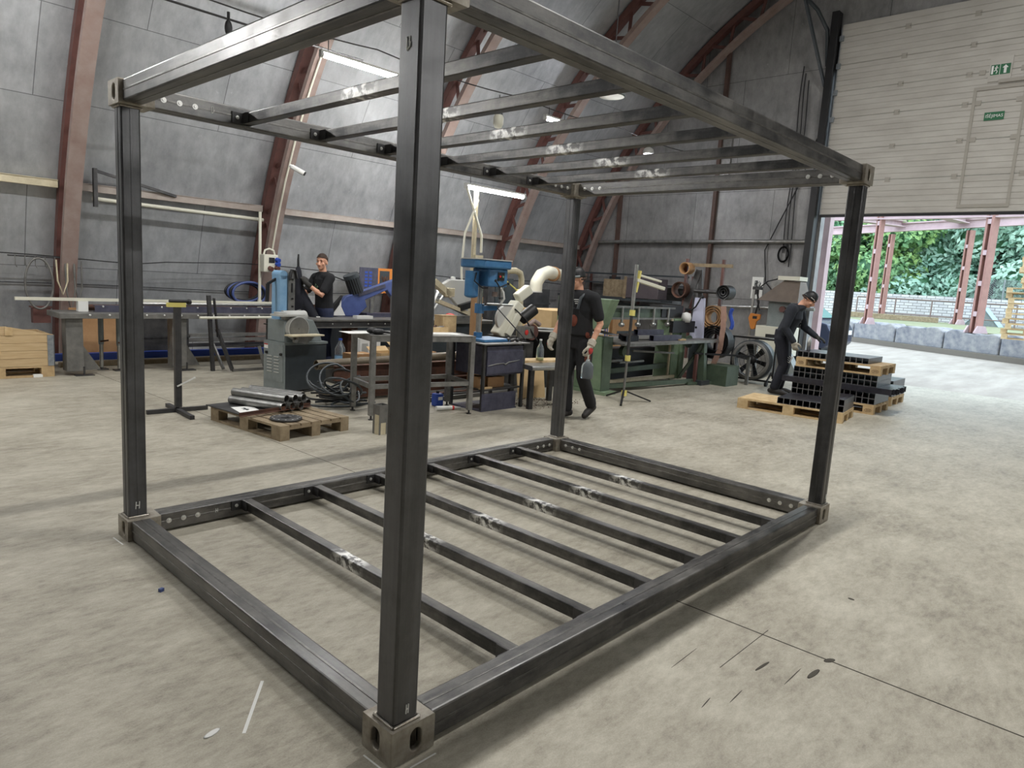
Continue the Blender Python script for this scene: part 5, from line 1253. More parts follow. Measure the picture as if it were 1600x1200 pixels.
M['lilac'] = mat('lilac_white_paint', (190, 192, 214), .4)
MB().prism([(-.16, 0), (.1, 0), (.06, .78), (-.12, .78)], 0, 0, .06).build('panel_sheet', M['lilac'], wp); MB().cyl((-.01, -.02, .25), (.0, -.02, .25), .02).build('panel_hole', M['black'], wp)
MB().path([(-.02, .1, .55), (-.05, .0, .62), (-.05, -.08, .78), (0, -.1, .82)], .014, 6).ell((0, -.09, .8), .03, .03, .03).build('black_lever', M['black'], wp); MB().box(0, .4, -.1, .08, -.72, 0).build('panel_stand', M['mdark'], wp)
o = MB().lathe([(0, 0), (.07, .0), (.09, .08), (.07, .16), (0, .18)], n=18).build('white_pot', M['white'], loc=(9.75, 4.6, 1.06)); tag(o, 'small white plastic pot on the right end of the shear', 'pot')
# small side table with leg in front of the fan
fb = empty('side_trestle', (10.1, 3.75, 0), 0, 'thin dark trestle with pale leg in front of the drum fan', 'trestle')
MB().bar((-.5, .55, .55), (.6, .0, .52), .05, .03).build('top_bar', M['black'], fb); MB().bar((.55, .03, 0), (.55, .03, .52), .05, .05).build('leg', M['grey_steel'], fb); MB().bar((-.45, .52, 0), (-.45, .52, .54), .05, .05).build('leg', M['redbrown'], fb)
MB().box(-.1, .35, .1, .5, .0, .35).build('dark_bin', M['green_dark'], fb)
# drum fan on castors
df = empty('drum_fan', (11.0, 3.86, .43), R(3), 'large black drum fan on castors at the end wall', 'fan')
MB().lathe([(.34, -.12), (.37, -.12), (.37, .14), (.34, .14), (.34, -.12)], axis='x', n=40).build('drum', M['mdark'], df)
MB().lathe([(.30, -.13), (.35, -.13), (.35, -.11), (.3, -.11), (.3, -.13)], axis='x', n=40).build('drum_ring', M['old_steel'], df)
MB().lathe([(0, -.06), (.07, -.06), (.07, .06), (0, .06)], axis='x', n=20).build('hub', M['black'], df)
for k in range(6):
    t = k * PI / 3 + .25; d0 = Vector((0, math.cos(t), math.sin(t))); tt = Vector((0, -math.sin(t), math.cos(t)))
    mb = MB(); vs = [d0 * .06 + tt * .03 + Vector((.02, 0, 0)), d0 * .06 - tt * .03 - Vector((.02, 0, 0)), d0 * .3 - tt * .06 - Vector((.035, 0, 0)), d0 * .3 + tt * .05 + Vector((.03, 0, 0))]
    n_ = Vector((.006, 0, 0)); mb.add([v - n_ for v in vs] + [v + n_ for v in vs], [(0, 1, 2, 3), (7, 6, 5, 4), (0, 4, 5, 1), (1, 5, 6, 2), (2, 6, 7, 3), (3, 7, 4, 0)]); mb.build('fan_blade', M['black'], df)
for r_ in (.12, .2, .28): MB().path([(-.125, r_ * math.cos(t), r_ * math.sin(t)) for t in np.linspace(0, 2 * PI, 30)[:-1]], .004, 5, closed=True).build('guard_ring', M['dark_steel'], df)
mb = MB()
for y in (-.4, .4): mb.bar((0, y, -.3), (0, y, .4), .03, .05)
mb.bar((0, -.42, .4), (0, .42, .4), .05, .03).bar((0, -.42, -.36), (0, .42, -.36), .05, .03); mb.build('square_frame', M['black'], df)
for y in (-.36, .36):
    for x in (-.18, .18):
        q = MB().bar((x, y, -.34), (0, y, -.2), .025, .03).build('caster_arm', M['black'], df); MB().cyl((x - .02, y - .02, -.385), (x - .02, y + .02, -.385), .045, n=16).build('caster_wheel', M['rubber'], q)
o = MB().box(-.15, .15, -.3, .3, 0, .03).box(-.03, .03, -.03, .03, -.78, 0).build('narrow_shelf', M['grey_steel'], loc=(11.5, 4.05, .86 - .06)); tag(o, 'narrow grey shelf behind the top of the drum fan', 'shelf')
# orange cable tool hung on the wall
ot = empty('orange_hoist_control', (EX - .3, 5.09, 1.05), 0, 'orange pendant tool hanging on a cable at the end wall', 'tool')
MB().prism([(-.13, .14), (.1, .16), (.14, .05), (.08, -.14), (.05, -.2), (-.03, -.18), (-.05, -.02), (-.12, .04)], 0, -.03, .03).build('tool_body', M['orange'], ot, bevel=.008); MB().box(-.032, .032, -.06, .04, .04, .1).build('trigger_gap', M['black'], ot)
MB().path([(0, .0, .15), (.0, -.05, .4), (.02, .02, .62), (.0, .03, .75)], .022, 8).build('cable', M['black'], ot); MB().box(.02, .05, .08, .13, -1.05, .75).build('hanger_strip', M['bright_steel'], ot)
# machine with sheet-metal hood behind the standing worker
hm = empty('hooded_machine', (12.6, 4.25, 0), 0, 'pale grey machine with tapered brown dust hood behind the worker in black cap', 'machine')
MB().box(0, .5, -.35, .35, .42, 1.0).build('machine_body', M['ivory'], hm, bevel=.01); MB().box(0, .5, -.3, .3, 0, .42).build('machine_base', M['grey_steel'], hm); MB().box(-.01, 0, -.07, .12, .76, .84).build('black_slot', M['black'], hm)
MB().box(.05, .45, -.3, .15, 1.0, 1.5).build('machine_neck', M['mgrey'], hm); MB().cyl((-.02, -.16, 1.36), (.05, -.16, 1.36), .06).build('red_wheel', M['redbrown'], hm)
vs = [(-.12, -.5, 1.5), (.6, -.5, 1.5), (.6, .33, 1.52), (-.12, .33, 1.52), (.1, -.42, 1.92), (.4, -.42, 1.92), (.4, -.1, 1.94), (.1, -.1, 1.94)]
M['hood'] = mat('brown_grey_sheet_hood', (112, 100, 90), .5, .2, (96, 86, 78), 5)
MB().add(vs, [(3, 2, 1, 0), (4, 5, 6, 7), (0, 1, 5, 4), (1, 2, 6, 5), (2, 3, 7, 6), (3, 0, 4, 7)]).build('tapered_hood', M['hood'], hm)
MB().box(.05, .45, -.42, .02, 1.94, 2.02).build('hood_top_box', M['ivory'], hm); MB().path([(.1, -.1, 2.0), (.1, .25, 1.9), (.1, .42, 1.75), (.1, .42, 1.5), (.1, .35, 1.3)], .014, 6).build('machine_cable', M['black'], hm)
MB().box(-.06, .02, .3, .48, 1.72, 1.78).cyl((-.02, .42, 1.62), (-.02, .42, 1.9), .015).build('valve', M['dark_steel'], hm); MB().prism([(-.3, .05), (-.6, .05), (-.34, .5), (-.25, .5)], 0, .05, .3).build('side_chute', M['mgrey'], hm)

# chalk marks and scraps on the floor
a, b = G(381, 1146), G(410, 1064); o = strip('chalk_line', a, b, .012, M['chalk'], .001); tag(o, 'short white chalk line on the floor left of the near casting', 'chalk mark')
a, b = G(568, 1180), G(600, 1205); o = strip('chalk_line', a, b + (b - a) * .3, .006, M['chalk'], .001); tag(o, 'thin chalk line along the left side of the near casting', 'chalk mark')
a, b = G(641, 1200), G(681, 1177); o = strip('chalk_line', a, b, .006, M['chalk'], .001); tag(o, 'thin chalk line along the right side of the near casting', 'chalk mark')
a, b = G(177, 840), G(192, 851); o = strip('chalk_line', a, b, .008, M['chalk'], .001); tag(o, 'short chalk line beside the left frame casting', 'chalk mark')
p = G(331, 1146); o = MB().ell((0, 0, 0), .035, .014, .0015, 10, 4).build('paint_spot', M['chalk'], loc=(p.x, p.y, .001)); o.rotation_euler = (0, 0, .3); tag(o, 'small white paint spot on the floor near the chalk line', 'spot')
p = G(252, 924); o = MB().cbox((0, 0, .008), .022, .016, .016, .4).build('blue_chip', M['sawblue'], loc=(p.x, p.y, 0)); tag(o, 'tiny dark blue plastic chip on the floor at the left', 'chip')

M['scuff'] = mat('dark_floor_scuff', (74, 70, 62), .9)
for k, (u0, v0, u1, v1, w_) in enumerate(((1180, 1048, 1202, 1034, .012), (1262, 1060, 1280, 1046, .02), (1288, 1034, 1304, 1030, .025), (1140, 1098, 1160, 1078, .004), (1096, 1106, 1110, 1090, .004), (1325, 934, 1335, 938, .02), (1048, 1044, 1090, 1012, .003), (1225, 1070, 1252, 1044, .004))):
    a, b = G(u0, v0), G(u1, v1); d_ = b - a; o = MB().ell((0, 0, 0), d_.length / 2, w_ * .6, .0007, 14, 4).build('floor_scuff', M['scuff'], loc=((a.x + b.x) / 2, (a.y + b.y) / 2, .0002)); o.rotation_euler = (0, 0, math.atan2(d_.y, d_.x)); tag(o, 'small dark scuff mark on the bare floor right of the frame', 'scuff mark', 'scuff marks right of the frame')
# ================================================================== PEOPLE
M['skin'] = mat('skin', (222, 170, 142), .5, 0, (206, 150, 122), 14)
M['hair'] = mat('brown_hair', (62, 46, 36), .8, 0, (40, 30, 24), 60)
M['tee'] = mat('black_cotton', (30, 31, 35), .85, 0, (22, 23, 26), 8)
M['sweat'] = mat('charcoal_sweater', (40, 44, 52), .85, 0, (30, 33, 40), 7)
M['navy'] = mat('navy_work_trousers', (42, 50, 78), .85, 0, (30, 36, 58), 7)
M['blktr'] = mat('black_work_trousers', (33, 33, 36), .8, 0, (22, 22, 25), 7)
M['navyblk'] = mat('dark_navy_trousers', (29, 31, 42), .8, 0, (20, 22, 31), 7)
M['boot'] = mat('dark_boot', (38, 34, 31), .6)
M['glw'] = mat('white_knit_glove', (200, 194, 180), .9, 0, (176, 168, 152), 30)
M['glr'] = mat('red_rubber_glove', (188, 52, 50), .6)
M['glb'] = mat('dark_work_glove', (48, 47, 44), .8)
M['rustcloth'] = mat('rust_red_patch', (118, 62, 48), .85)
M['eye'] = mat('eye_dark', (36, 28, 26), .4); M['lip'] = mat('lips', (168, 100, 88), .5)

def bake(o, voxel, smooth=4, fac=.5):
    m_ = o.modifiers.new('remesh', 'REMESH'); m_.mode = 'VOXEL'; m_.voxel_size = voxel; m_.use_smooth_shade = True
    s_ = o.modifiers.new('smooth', 'SMOOTH'); s_.iterations = smooth; s_.factor = fac
    bpy.context.view_layer.update()
    me = bpy.data.meshes.new_from_object(o.evaluated_get(bpy.context.evaluated_depsgraph_get()))
    mt = o.data.materials[0]; old = o.data
    o.modifiers.clear(); o.data = me; me.materials.clear(); me.materials.append(mt)
    me.polygons.foreach_set('use_smooth', [True] * len(me.polygons)); bpy.data.meshes.remove(old)
    return o
def loft(mb, secs, n=20):
    """closed body through ellipses: (centre, rx, ry, yaw)"""
    vs = []
    for c, rx, ry, yw in secs:
        for i in range(n):
            t = 2 * PI * i / n; a, b = rx * math.cos(t), ry * math.sin(t)
            vs.append((c[0] + a * math.cos(yw) - b * math.sin(yw), c[1] + a * math.sin(yw) + b * math.cos(yw), c[2]))
    k = len(secs)
    mb.add(vs, [(j * n + i, j * n + (i + 1) % n, (j + 1) * n + (i + 1) % n, (j + 1) * n + i) for j in range(k - 1) for i in range(n)] + [tuple(range(n - 1, -1, -1)), tuple(range((k - 1) * n, k * n))])
def limb(mb, pts, rs):
    P = [Vector(p) for p in pts]; out = []; rr = []
    for i in range(len(P) - 1):
        for t in range(4):
            out.append(P[i].lerp(P[i + 1], t / 4)); rr.append(rs[i] + (rs[i + 1] - rs[i]) * t / 4)
    out.append(P[-1]); rr.append(rs[-1]); mb.path(out, rr, 14)
    mb.ell(P[0], rs[0], rs[0], rs[0]); mb.ell(P[-1], rs[-1], rs[-1], rs[-1])
def hand(mb, wrist, d, pn, side, curl=.5, g=0.0, spread=.16):
    """palm and five fingers; d points along the hand, pn is the palm normal"""
    w = Vector(wrist); d = Vector(d).normalized(); pn = Vector(pn); pn = (pn - d * pn.dot(d)).normalized(); s = d.cross(pn) * side
    c = w + d * .05
    m = Matrix((s, d, pn)).transposed()
    mb.ell(c, .042 + g, .055 + g, .017 + g, m=m)
    mb.ell(w + d * .015, .03 + g, .03 + g, .018 + g, m=m)
    for k, (off, L, r) in enumerate(((-.03, .066, .0085), (-.01, .08, .009), (.011, .076, .009), (.031, .06, .008))):
        p = w + d * .09 + s * off; dd = (d + s * (off * spread * 6)).normalized(); pts = [p - d * .02, p]; a = 0
        for q in (.45, .32, .23):
            a += curl * .9; v = dd * math.cos(a) + pn * math.sin(a); pts.append(pts[-1] + v * L * q)
        mb.path(pts, [r + g, r + g, r * .97 + g, r * .92 + g, r * .8 + g], 8); mb.ell(pts[-1], r * .8 + g, r * .8 + g, r * .8 + g, 8, 5)
    p0 = w + d * .025 - s * .03; p1 = p0 - s * .03 + d * .025 + pn * .012; p2 = p1 - s * .01 + d * .03 + pn * .012 * (1 + curl); p3 = p2 + d * .022 + pn * .01 + s * .006 * curl
    mb.path([p0, p1, p2, p3], [.015 + g, .013 + g, .0105 + g, .009 + g], 8); mb.ell(p3, .009 + g, .009 + g, .009 + g, 8, 5)
def headmesh(mb, H, Rm):
    """head centred on H (between the ears), Rm rotates local axes (face along -y)"""
    def T(x, y, z): return H + Rm @ Vector((x, y, z))
    mb.ell(H + Rm @ Vector((0, .012, .035)), .076, .096, .098, 20, 14, m=Rm)
    mb.ell(T(0, -.025, -.035), .06, .072, .082, 18, 12, m=Rm)
    mb.ell(T(0, -.062, -.088), .032, .03, .026, m=Rm)                       # chin
    mb.path([T(0, -.084, .012), T(0, -.102, -.012), T(0, -.114, -.034), T(0, -.1, -.044)], [.009, .011, .015, .012], 10)
    for s in (-1, 1):
        mb.ell(T(s * .014, -.098, -.038), .009, .011, .008, m=Rm)
        mb.ell(T(s * .048, -.066, -.022), .022, .02, .022, m=Rm)            # cheeks
        mb.ell(T(s * .034, -.08, .034), .028, .012, .009, m=Rm)             # brow ridge
        mb.ell(T(s * .078, .016, -.008), .01, .02, .032, m=Rm)              # ear
    mb.ell(T(0, -.088, -.06), .023, .012, .009, m=Rm)
def facebits(H, Rm, par):
    def T(x, y, z): return H + Rm @ Vector((x, y, z))
    for s in (-1, 1):
        mb = MB(); mb.ell(T(s * .033, -.0865, .014), .012, .006, .006, 10, 6, m=Rm); mb.build('eye', M['eye'], par)
        mb = MB(); mb.path([T(s * .017, -.094, .037), T(s * .034, -.092, .041), T(s * .05, -.08, .036)], [.004, .0045, .003], 6); mb.build('eyebrow', M['hair'], par)
    mb = MB(); mb.path([T(-.022, -.093, -.061), T(0, -.1005, -.0595), T(.022, -.093, -.061)], [.003, .005, .003], 8); mb.build('mouth', M['lip'], par)

def person(loc, rz, label, J, cloth):
    o = empty('person', loc, rz, label, 'person'); V = {k: Vector(v) for k, v in J.items() if not k.startswith(('hand', 'head_', 'twist'))}
    Rm = Euler(J['head_rot']).to_matrix(); H = V['head']
    tw = J.get('twist', 0)
    pel, che, nk = V['pelvis'], V['chest'], V['neck']
    def torso(mb, g, z0=-.12):
        mid = pel.lerp(che, .5)
        loft(mb, [((pel.x, pel.y, pel.z + z0), .135 + g, .10 + g, 0), ((pel.x, pel.y, pel.z), .168 + g, .118 + g, 0), ((mid.x, mid.y, mid.z), .158 + g, .112 + g, tw * .5),
                  ((che.x, che.y, che.z - .05), .176 + g, .12 + g, tw), ((che.x, che.y, che.z + .08), .178 + g, .112 + g, tw), ((nk.x, nk.y + .005, nk.z - .05), .11 + g, .08 + g, tw), ((nk.x, nk.y, nk.z), .06 + g, .06 + g, 0)])
        for s in ('l', 'r'): limb(mb, [che.lerp(V['sh_' + s], .45) + Vector((0, 0, .06)), V['sh_' + s]], [.085 + g, .062 + g])
    # body
    mb = MB(); torso(mb, -.012)
    limb(mb, [nk - Vector((0, 0, .05)), H + Rm @ Vector((0, .02, -.08))], [.062, .056])
    headmesh(mb, H, Rm)
    for s, q in (('l', 1), ('r', -1)):
        limb(mb, [V['sh_' + s], V['el_' + s], V['wr_' + s]], [.052, .04, .027])
        fm = V['el_' + s].lerp(V['wr_' + s], .3); mb.ell(fm, .042, .042, .042)
        hd = J.get('hand_' + s) or ((V['wr_' + s] - V['el_' + s]), (-q, -.3, 0), .5)
        hand(mb, V['wr_' + s], hd[0], hd[1], q, hd[2])
        limb(mb, [V['hip_' + s], V['kn_' + s], V['an_' + s]], [.082, .055, .04])
    b = bake(mb.build('body', M['skin'], o), .0065, 3)
    facebits(H, Rm, b)
    # clothes
    mb = MB(); torso(mb, .012, -.06)
    for s in ('l', 'r'):
        S, E_, W = V['sh_' + s], V['el_' + s], V['wr_' + s]
        if cloth['sleeve'] == 'short': limb(mb, [S, S.lerp(E_, .72)], [.075, .066])
        else: limb(mb, [S, E_, E_.lerp(W, .95)], [.078, .06, .045])
    sh = bake(mb.build(cloth.get('shirt_name', 'shirt'), M[cloth['shirt']], o), .009, 3)
    mb = MB()
    loft(mb, [((pel.x, pel.y, pel.z - .14), .155, .118, 0), ((pel.x, pel.y, pel.z - .02), .178, .13, 0), ((pel.x, pel.y, pel.z + .1), .168, .122, 0)])
    for s in ('l', 'r'):
        A_ = V['an_' + s]; K_ = V['kn_' + s]; limb(mb, [V['hip_' + s], V['hip_' + s].lerp(K_, .5), K_, K_.lerp(A_, .5), A_ + (K_ - A_).normalized() * .03], [.108, .098, .08, .075, .07])
    tr = bake(mb.build('trousers', M[cloth['trousers']], o), .01, 3)
    for s, q in (('l', 1), ('r', -1)):
        A_ = V['an_' + s]; t = Vector(J['toe_' + s]); f = (t - A_); f2 = Vector((f.x, f.y, f.z)); mb = MB()
        hl = A_ + Vector((0, 0, -.055)) - f.normalized() * .05
        limb(mb, [hl, A_.lerp(t, .6) + Vector((0, 0, -.01)), t], [.045, .046, .036]); limb(mb, [A_ + Vector((0, 0, .07)), A_ + Vector((0, 0, -.03))], [.052, .05])
        bake(mb.build('boot', M['boot'], o), .009, 2)
        if cloth.get('glove'):
            mb = MB(); hd = J.get('hand_' + s) or ((V['wr_' + s] - V['el_' + s]), (-q, -.3, 0), .5)
            dd = (V['wr_' + s] - V['el_' + s]).normalized(); limb(mb, [V['wr_' + s] - dd * .05, V['wr_' + s] + dd * .02], [.043, .036])
            hand(mb, V['wr_' + s], hd[0], hd[1], q, hd[2], .0045)
            g = bake(mb.build('glove', M[cloth['glove_' + s] if 'glove_' + s in cloth else cloth['glove']], o), .0065, 2)
            if cloth.get('cuff'):
                mb = MB(); d_ = Vector(hd[0]).normalized(); mb.path([V['wr_' + s] - dd * .06, V['wr_' + s] - dd * .0], [.05, .047], 16); mb.build('glove_cuff', M['glw'], g)
                if cloth['cuff'] == 'redback':
                    pn = Vector(hd[1]); pn = (pn - d_ * pn.dot(d_)).normalized(); sd_ = d_.cross(pn) * q
                    MB().ell(V['wr_' + s] + d_ * .055 - pn * .012, .045, .05, .022, m=Matrix((sd_, d_, pn)).transposed()).build('red_palm', M['glr'], g)
    # head wear
    def T(x, y, z): return H + Rm @ Vector((x, y, z))
    hk_ = cloth['head']
    mb = MB()
    if hk_ == 'hair':
        n, k = 22, 12; vs = []; 
        for j in range(k + 1):
            ph = PI / 2 - (PI / 2 + .25) * j / k
            for i in range(n):
                t = 2 * PI * i / n; ct, st_ = math.cos(t), math.sin(t)
                z = math.sin(ph) * .104 + .037
                if st_ < -.25: z = max(z, .066 + .018 * (-st_))
                else: z = max(z, .05 - .08 * max(0, st_))
                rr_ = math.cos(ph)
                vs.append(T(.0795 * rr_ * ct, .012 + .1 * rr_ * st_, z))
        mb.add(vs, [(j * n + (i + 1) % n, j * n + i, (j + 1) * n + i, (j + 1) * n + (i + 1) % n) for j in range(k) for i in range(n)], True)
        h_ = mb.build('hair', M['hair'], o); sm_ = h_.modifiers.new('solid', 'SOLIDIFY'); sm_.thickness = .004; sm_.offset = 1
    else:
        mb.lathe([(0, .142), (.03, .14), (.062, .118), (.082, .075), (.088, .035), (.088, .018), (.083, .018), (.08, .04), (0, .13)], n=26, m=Matrix.Translation(H) @ Rm.to_4x4() @ Matrix.Translation((0, .012, 0)) @ Matrix.Diagonal((.95, 1.18, 1, 1)))
        c_ = mb.build('cap', M['black'], o)
        if hk_ == 'cap_band': MB().path([T(.0845 * math.cos(t), .012 + .105 * math.sin(t), .035) for t in np.linspace(-2.2, -.2, 14)], .012, 8).build('cap_stripe', M['mgrey'], c_)
        else: MB().path([T(-.0835 * math.cos(t) , .012 - .103 * math.sin(t), .06 - .01 * t) for t in np.linspace(.2, .9, 8)], .004, 6).build('cap_logo', M['white'], c_)
        mb = MB(); mb.path([T(.078 * math.cos(t), .014 + .1 * math.sin(t), -.0) for t in np.linspace(-.1, PI + .1, 18)], .014, 8); mb.build('hair', M['hair'], o)
    return o, V, T, sh, tr, b

# worker behind the sander, holding a dark jacket
base_legs = dict(hip_l=(.09, 0, .94), kn_l=(.10, -.03, .5), an_l=(.11, .02, .1), toe_l=(.13, -.16, .035), hip_r=(-.09, 0, .94), kn_r=(-.10, -.05, .5), an_r=(-.11, .0, .1), toe_r=(-.14, -.18, .035))
J1 = dict(base_legs, pelvis=(0, 0, 1.0), chest=(0, -.02, 1.36), neck=(.0, -.03, 1.56), head=(0.01, -.06, 1.70), head_rot=(R(2), 0, R(35)),
          sh_l=(.205, -.02, 1.47), el_l=(.23, -.18, 1.2), wr_l=(.12, -.37, 1.37), sh_r=(-.205, -.05, 1.46), el_r=(-.24, -.2, 1.2), wr_r=(-.05, -.36, 1.3),
          hand_l=((-.35, -.35, .75), (-.9, -.1, -.3), .75), hand_r=((.5, -.3, .6), (.3, .8, .2), .75), twist=0)
p1, V, T, sh, tr, bd = person((4.66, 8.1, 0), R(-92), 'short-haired person in black t-shirt and navy trousers holding up a dark jacket', J1,
       dict(sleeve='short', shirt='tee', trousers='navy', glove='glb', head='hair'))
rr = random.Random(2)
mb = MB()
for k in range(5): mb.path([(-.03 + .018 * k + .02 * math.sin(k * 2), -.16 + .0, 1.27 + .05 * math.cos(k * 1.3)), (-.02 + .02 * k, -.163, 1.3 + .04 * math.sin(k * 2)), (.0 + .02 * k, -.158, 1.34 + .03 * math.cos(k))], .006, 5)
mb.build('green_print', M['green'], sh)
jk = empty('jacket', (0, 0, 0), 0, 'dark blue-black jacket held up by the person behind the sander', 'jacket')
jk.matrix_world = Matrix.Translation((4.66, 8.1, 0)) @ Matrix.Rotation(R(-92), 4, 'Z')
mb = MB()
loft(mb, [((-.1, -.43, .8), .1, .06, .2), ((-.09, -.44, .95), .15, .06, .3), ((-.06, -.44, 1.08), .13, .07, .1), ((-.05, -.45, 1.2), .12, .06, -.1), ((-.03, -.46, 1.34), .09, .06, .2), ((.0, -.45, 1.46), .07, .055, .2), ((.0, -.45, 1.56), .05, .045, 0), ((-.0, -.45, 1.62), .025, .025, 0)], 18)
limb(mb, [(-.06, -.42, 1.3), (.06, -.3, 1.0), (.14, -.22, .84)], [.07, .085, .06]); limb(mb, [(-.1, -.42, 1.15), (-.12, -.4, .8), (-.1, -.36, .62)], [.08, .09, .07])
bake(mb.build('jacket_cloth', M['navyblk'], jk), .012, 3)
MB().path([(0, -.45, 1.6), (.01, -.46, 1.72), (0, -.45, 1.8)], [.02, .016, .012], 8).build('collar_loop', M['black'], jk)
MB().box(.12, .2, -.24, -.18, .86, .875).build('white_tag', M['white'], jk)

# worker walking past the back post
J2 = dict(pelvis=(0, 0, 1.0), chest=(0.01, -.05, 1.36), neck=(.01, -.08, 1.55), head=(.0, -.13, 1.67), head_rot=(R(8), 0, R(-16)), twist=R(6),
          sh_l=(.215, -.04, 1.46), el_l=(.275, .03, 1.17), wr_l=(.26, -.1, .92), sh_r=(-.2, -.08, 1.46), el_r=(-.27, -.04, 1.18), wr_r=(-.24, -.22, .95),
          hip_l=(.09, 0, .93), kn_l=(.1, .0, .52), an_l=(.1, .2, .16), toe_l=(.11, .07, .045), hip_r=(-.09, 0, .93), kn_r=(-.09, -.1, .52), an_r=(-.09, -.03, .1), toe_r=(-.1, -.22, .04),
          hand_l=((0, -.2, -1), (-1, -.2, 0), .7), hand_r=((0, -.4, -1), (1, 0, 0), .6))
p2, V, T, sh, tr, bd = person((5.28, 3.46, 0), R(-92), 'person in black t-shirt, dark bib overalls and red gloves walking past the back post', J2,
       dict(sleeve='short', shirt='tee', trousers='blktr', glove='glw', cuff='redback', head='cap_band'))
# bib of the overalls with straps, rust patches
mb = MB(); loft(mb, [((0, -.02, 1.02), .186, .142, 0), ((0, -.035, 1.2), .178, .135, 0), ((0.01, -.06, 1.34), .14, .138, 0)]); 
bib = bake(mb.build('overall_bib', M['blktr'], o if False else p2), .01, 3)
for s in (-1, 1):
    MB().path([(s * .1, -.19, 1.33), (s * .12, -.17, 1.46), (s * .12, -.06, 1.545), (s * .1, .06, 1.5), (s * .05, .1, 1.3)], .018, 8).build('strap', M['dark_cloth'] if 'dark_cloth' in M else M['mdark'], bib)
MB().ell((.03, -.158, 1.2), .05, .03, .08).build('rust_patch', M['rustcloth'], bib)
MB().ell((.162, -.03, 1.04), .02, .06, .05).build('rust_patch', M['rustcloth'], tr); MB().ell((.172, -.03, .76), .025, .05, .08).build('rust_patch', M['rustcloth'], tr)
mb = MB()
for k in range(3): mb.path([(.05 - .01 * k, -.183, 1.39 + .022 * k), (.1, -.178, 1.392 + .022 * k)], .006, 5)
mb.build('white_logo', M['lampgrey'], sh)
bt = empty('clear_jug', (5.9, 3.55, .62), 0, 'clear plastic jug hanging from the walking person gloved hand', 'jug')
wl_ = p2.matrix_world if False else (Matrix.Translation((5.28, 3.46, 0)) @ Matrix.Rotation(R(-92), 4, 'Z'))
pj = wl_ @ Vector((.27, -.14, .0)); bt.location = (pj.x, pj.y, .54); bt.scale = (.8, .8, .8)
MB().lathe([(0, 0), (.085, 0), (.09, .03), (.09, .17), (.07, .22), (.03, .25), (.025, .28), (0, .28)], n=20).build('jug_body', M['clear'], bt); MB().path([(0, 0, .28), (.0, .0, .3), (0, .0, .34)], .012, 8).build('jug_handle', M['ivory'], bt)

# worker bending over the tube stack
J3 = dict(pelvis=(0, .02, .98), chest=(0, -.08, 1.32), neck=(0, -.16, 1.5), head=(0, -.27, 1.59), head_rot=(R(38), 0, R(-6)), twist=0,
          sh_l=(.2, -.12, 1.42), el_l=(.25, -.2, 1.14), wr_l=(.16, -.4, 1.0), sh_r=(-.205, -.09, 1.42), el_r=(-.26, -.03, 1.12), wr_r=(-.235, -.17, .9),
          hip_l=(.09, .02, .92), kn_l=(.1, -.03, .5), an_l=(.1, .03, .1), toe_l=(.12, -.15, .035), hip_r=(-.09, .02, .92), kn_r=(-.1, -.05, .5), an_r=(-.11, .05, .1), toe_r=(-.13, -.13, .035),
          hand_l=((-.1, -.8, -.3), (0, -.2, -1), .35), hand_r=((0.1, -.25, -1), (1, -.1, 0), .55))
p3, V, T, sh, tr, bd = person((10.16, 2.98, 0), R(12), 'person in black knit cap and charcoal sweater bending over the tube stack', J3,
       dict(sleeve='long', shirt='sweat', shirt_name='sweater', trousers='navyblk', glove='glw', glove_l='glb', head='cap'))
mb = MB()
for k in range(4): mb.path([(-.115, -.165 - .02 * 0, .66 - .0 * k), (-.12 - .012 * k, -.13, .64 - .03 * k), (-.15, -.12 + .02 * k, .66 - .02 * k)], .006, 5)
mb.build('white_print', M['white'], tr)
mb = MB()
for k in range(5): mb.path([(.06, -.185 + .001 * k, 1.36 - k * .06), (.075, -.18, 1.33 - k * .06)], .005, 5)
mb.build('small_print', M['lampgrey'], sh)
p3.scale = (1.12, 1.12, 1.0)
sl = empty('tool_can', LB(1.02, -.1, z - TS + TS + .0) if False else (10.2, 2.44, 0), 0, 'slim bright metal can standing beside the bending person', 'can')
sl.location = LB(1.08, -.2, .1455 * 2 + TS * 6 + .001)
MB().lathe([(0, 0), (.03, 0), (.03, .16), (.02, .18), (.012, .22), (0, .22)], n=16).build('can_body', M['bright_steel'], sl)
# ================================================================== OUTSIDE THE DOOR
M['yard'] = mat('wet_sandy_yard', (166, 158, 148), .75, 0, (136, 128, 119), 1.6, (.4, 1.6, 1), .3, .7, detail=10)
yd = MB().box(EX, 75, -40, 60, -.3, -.002).build('yard_ground', M['yard']); struct(yd)
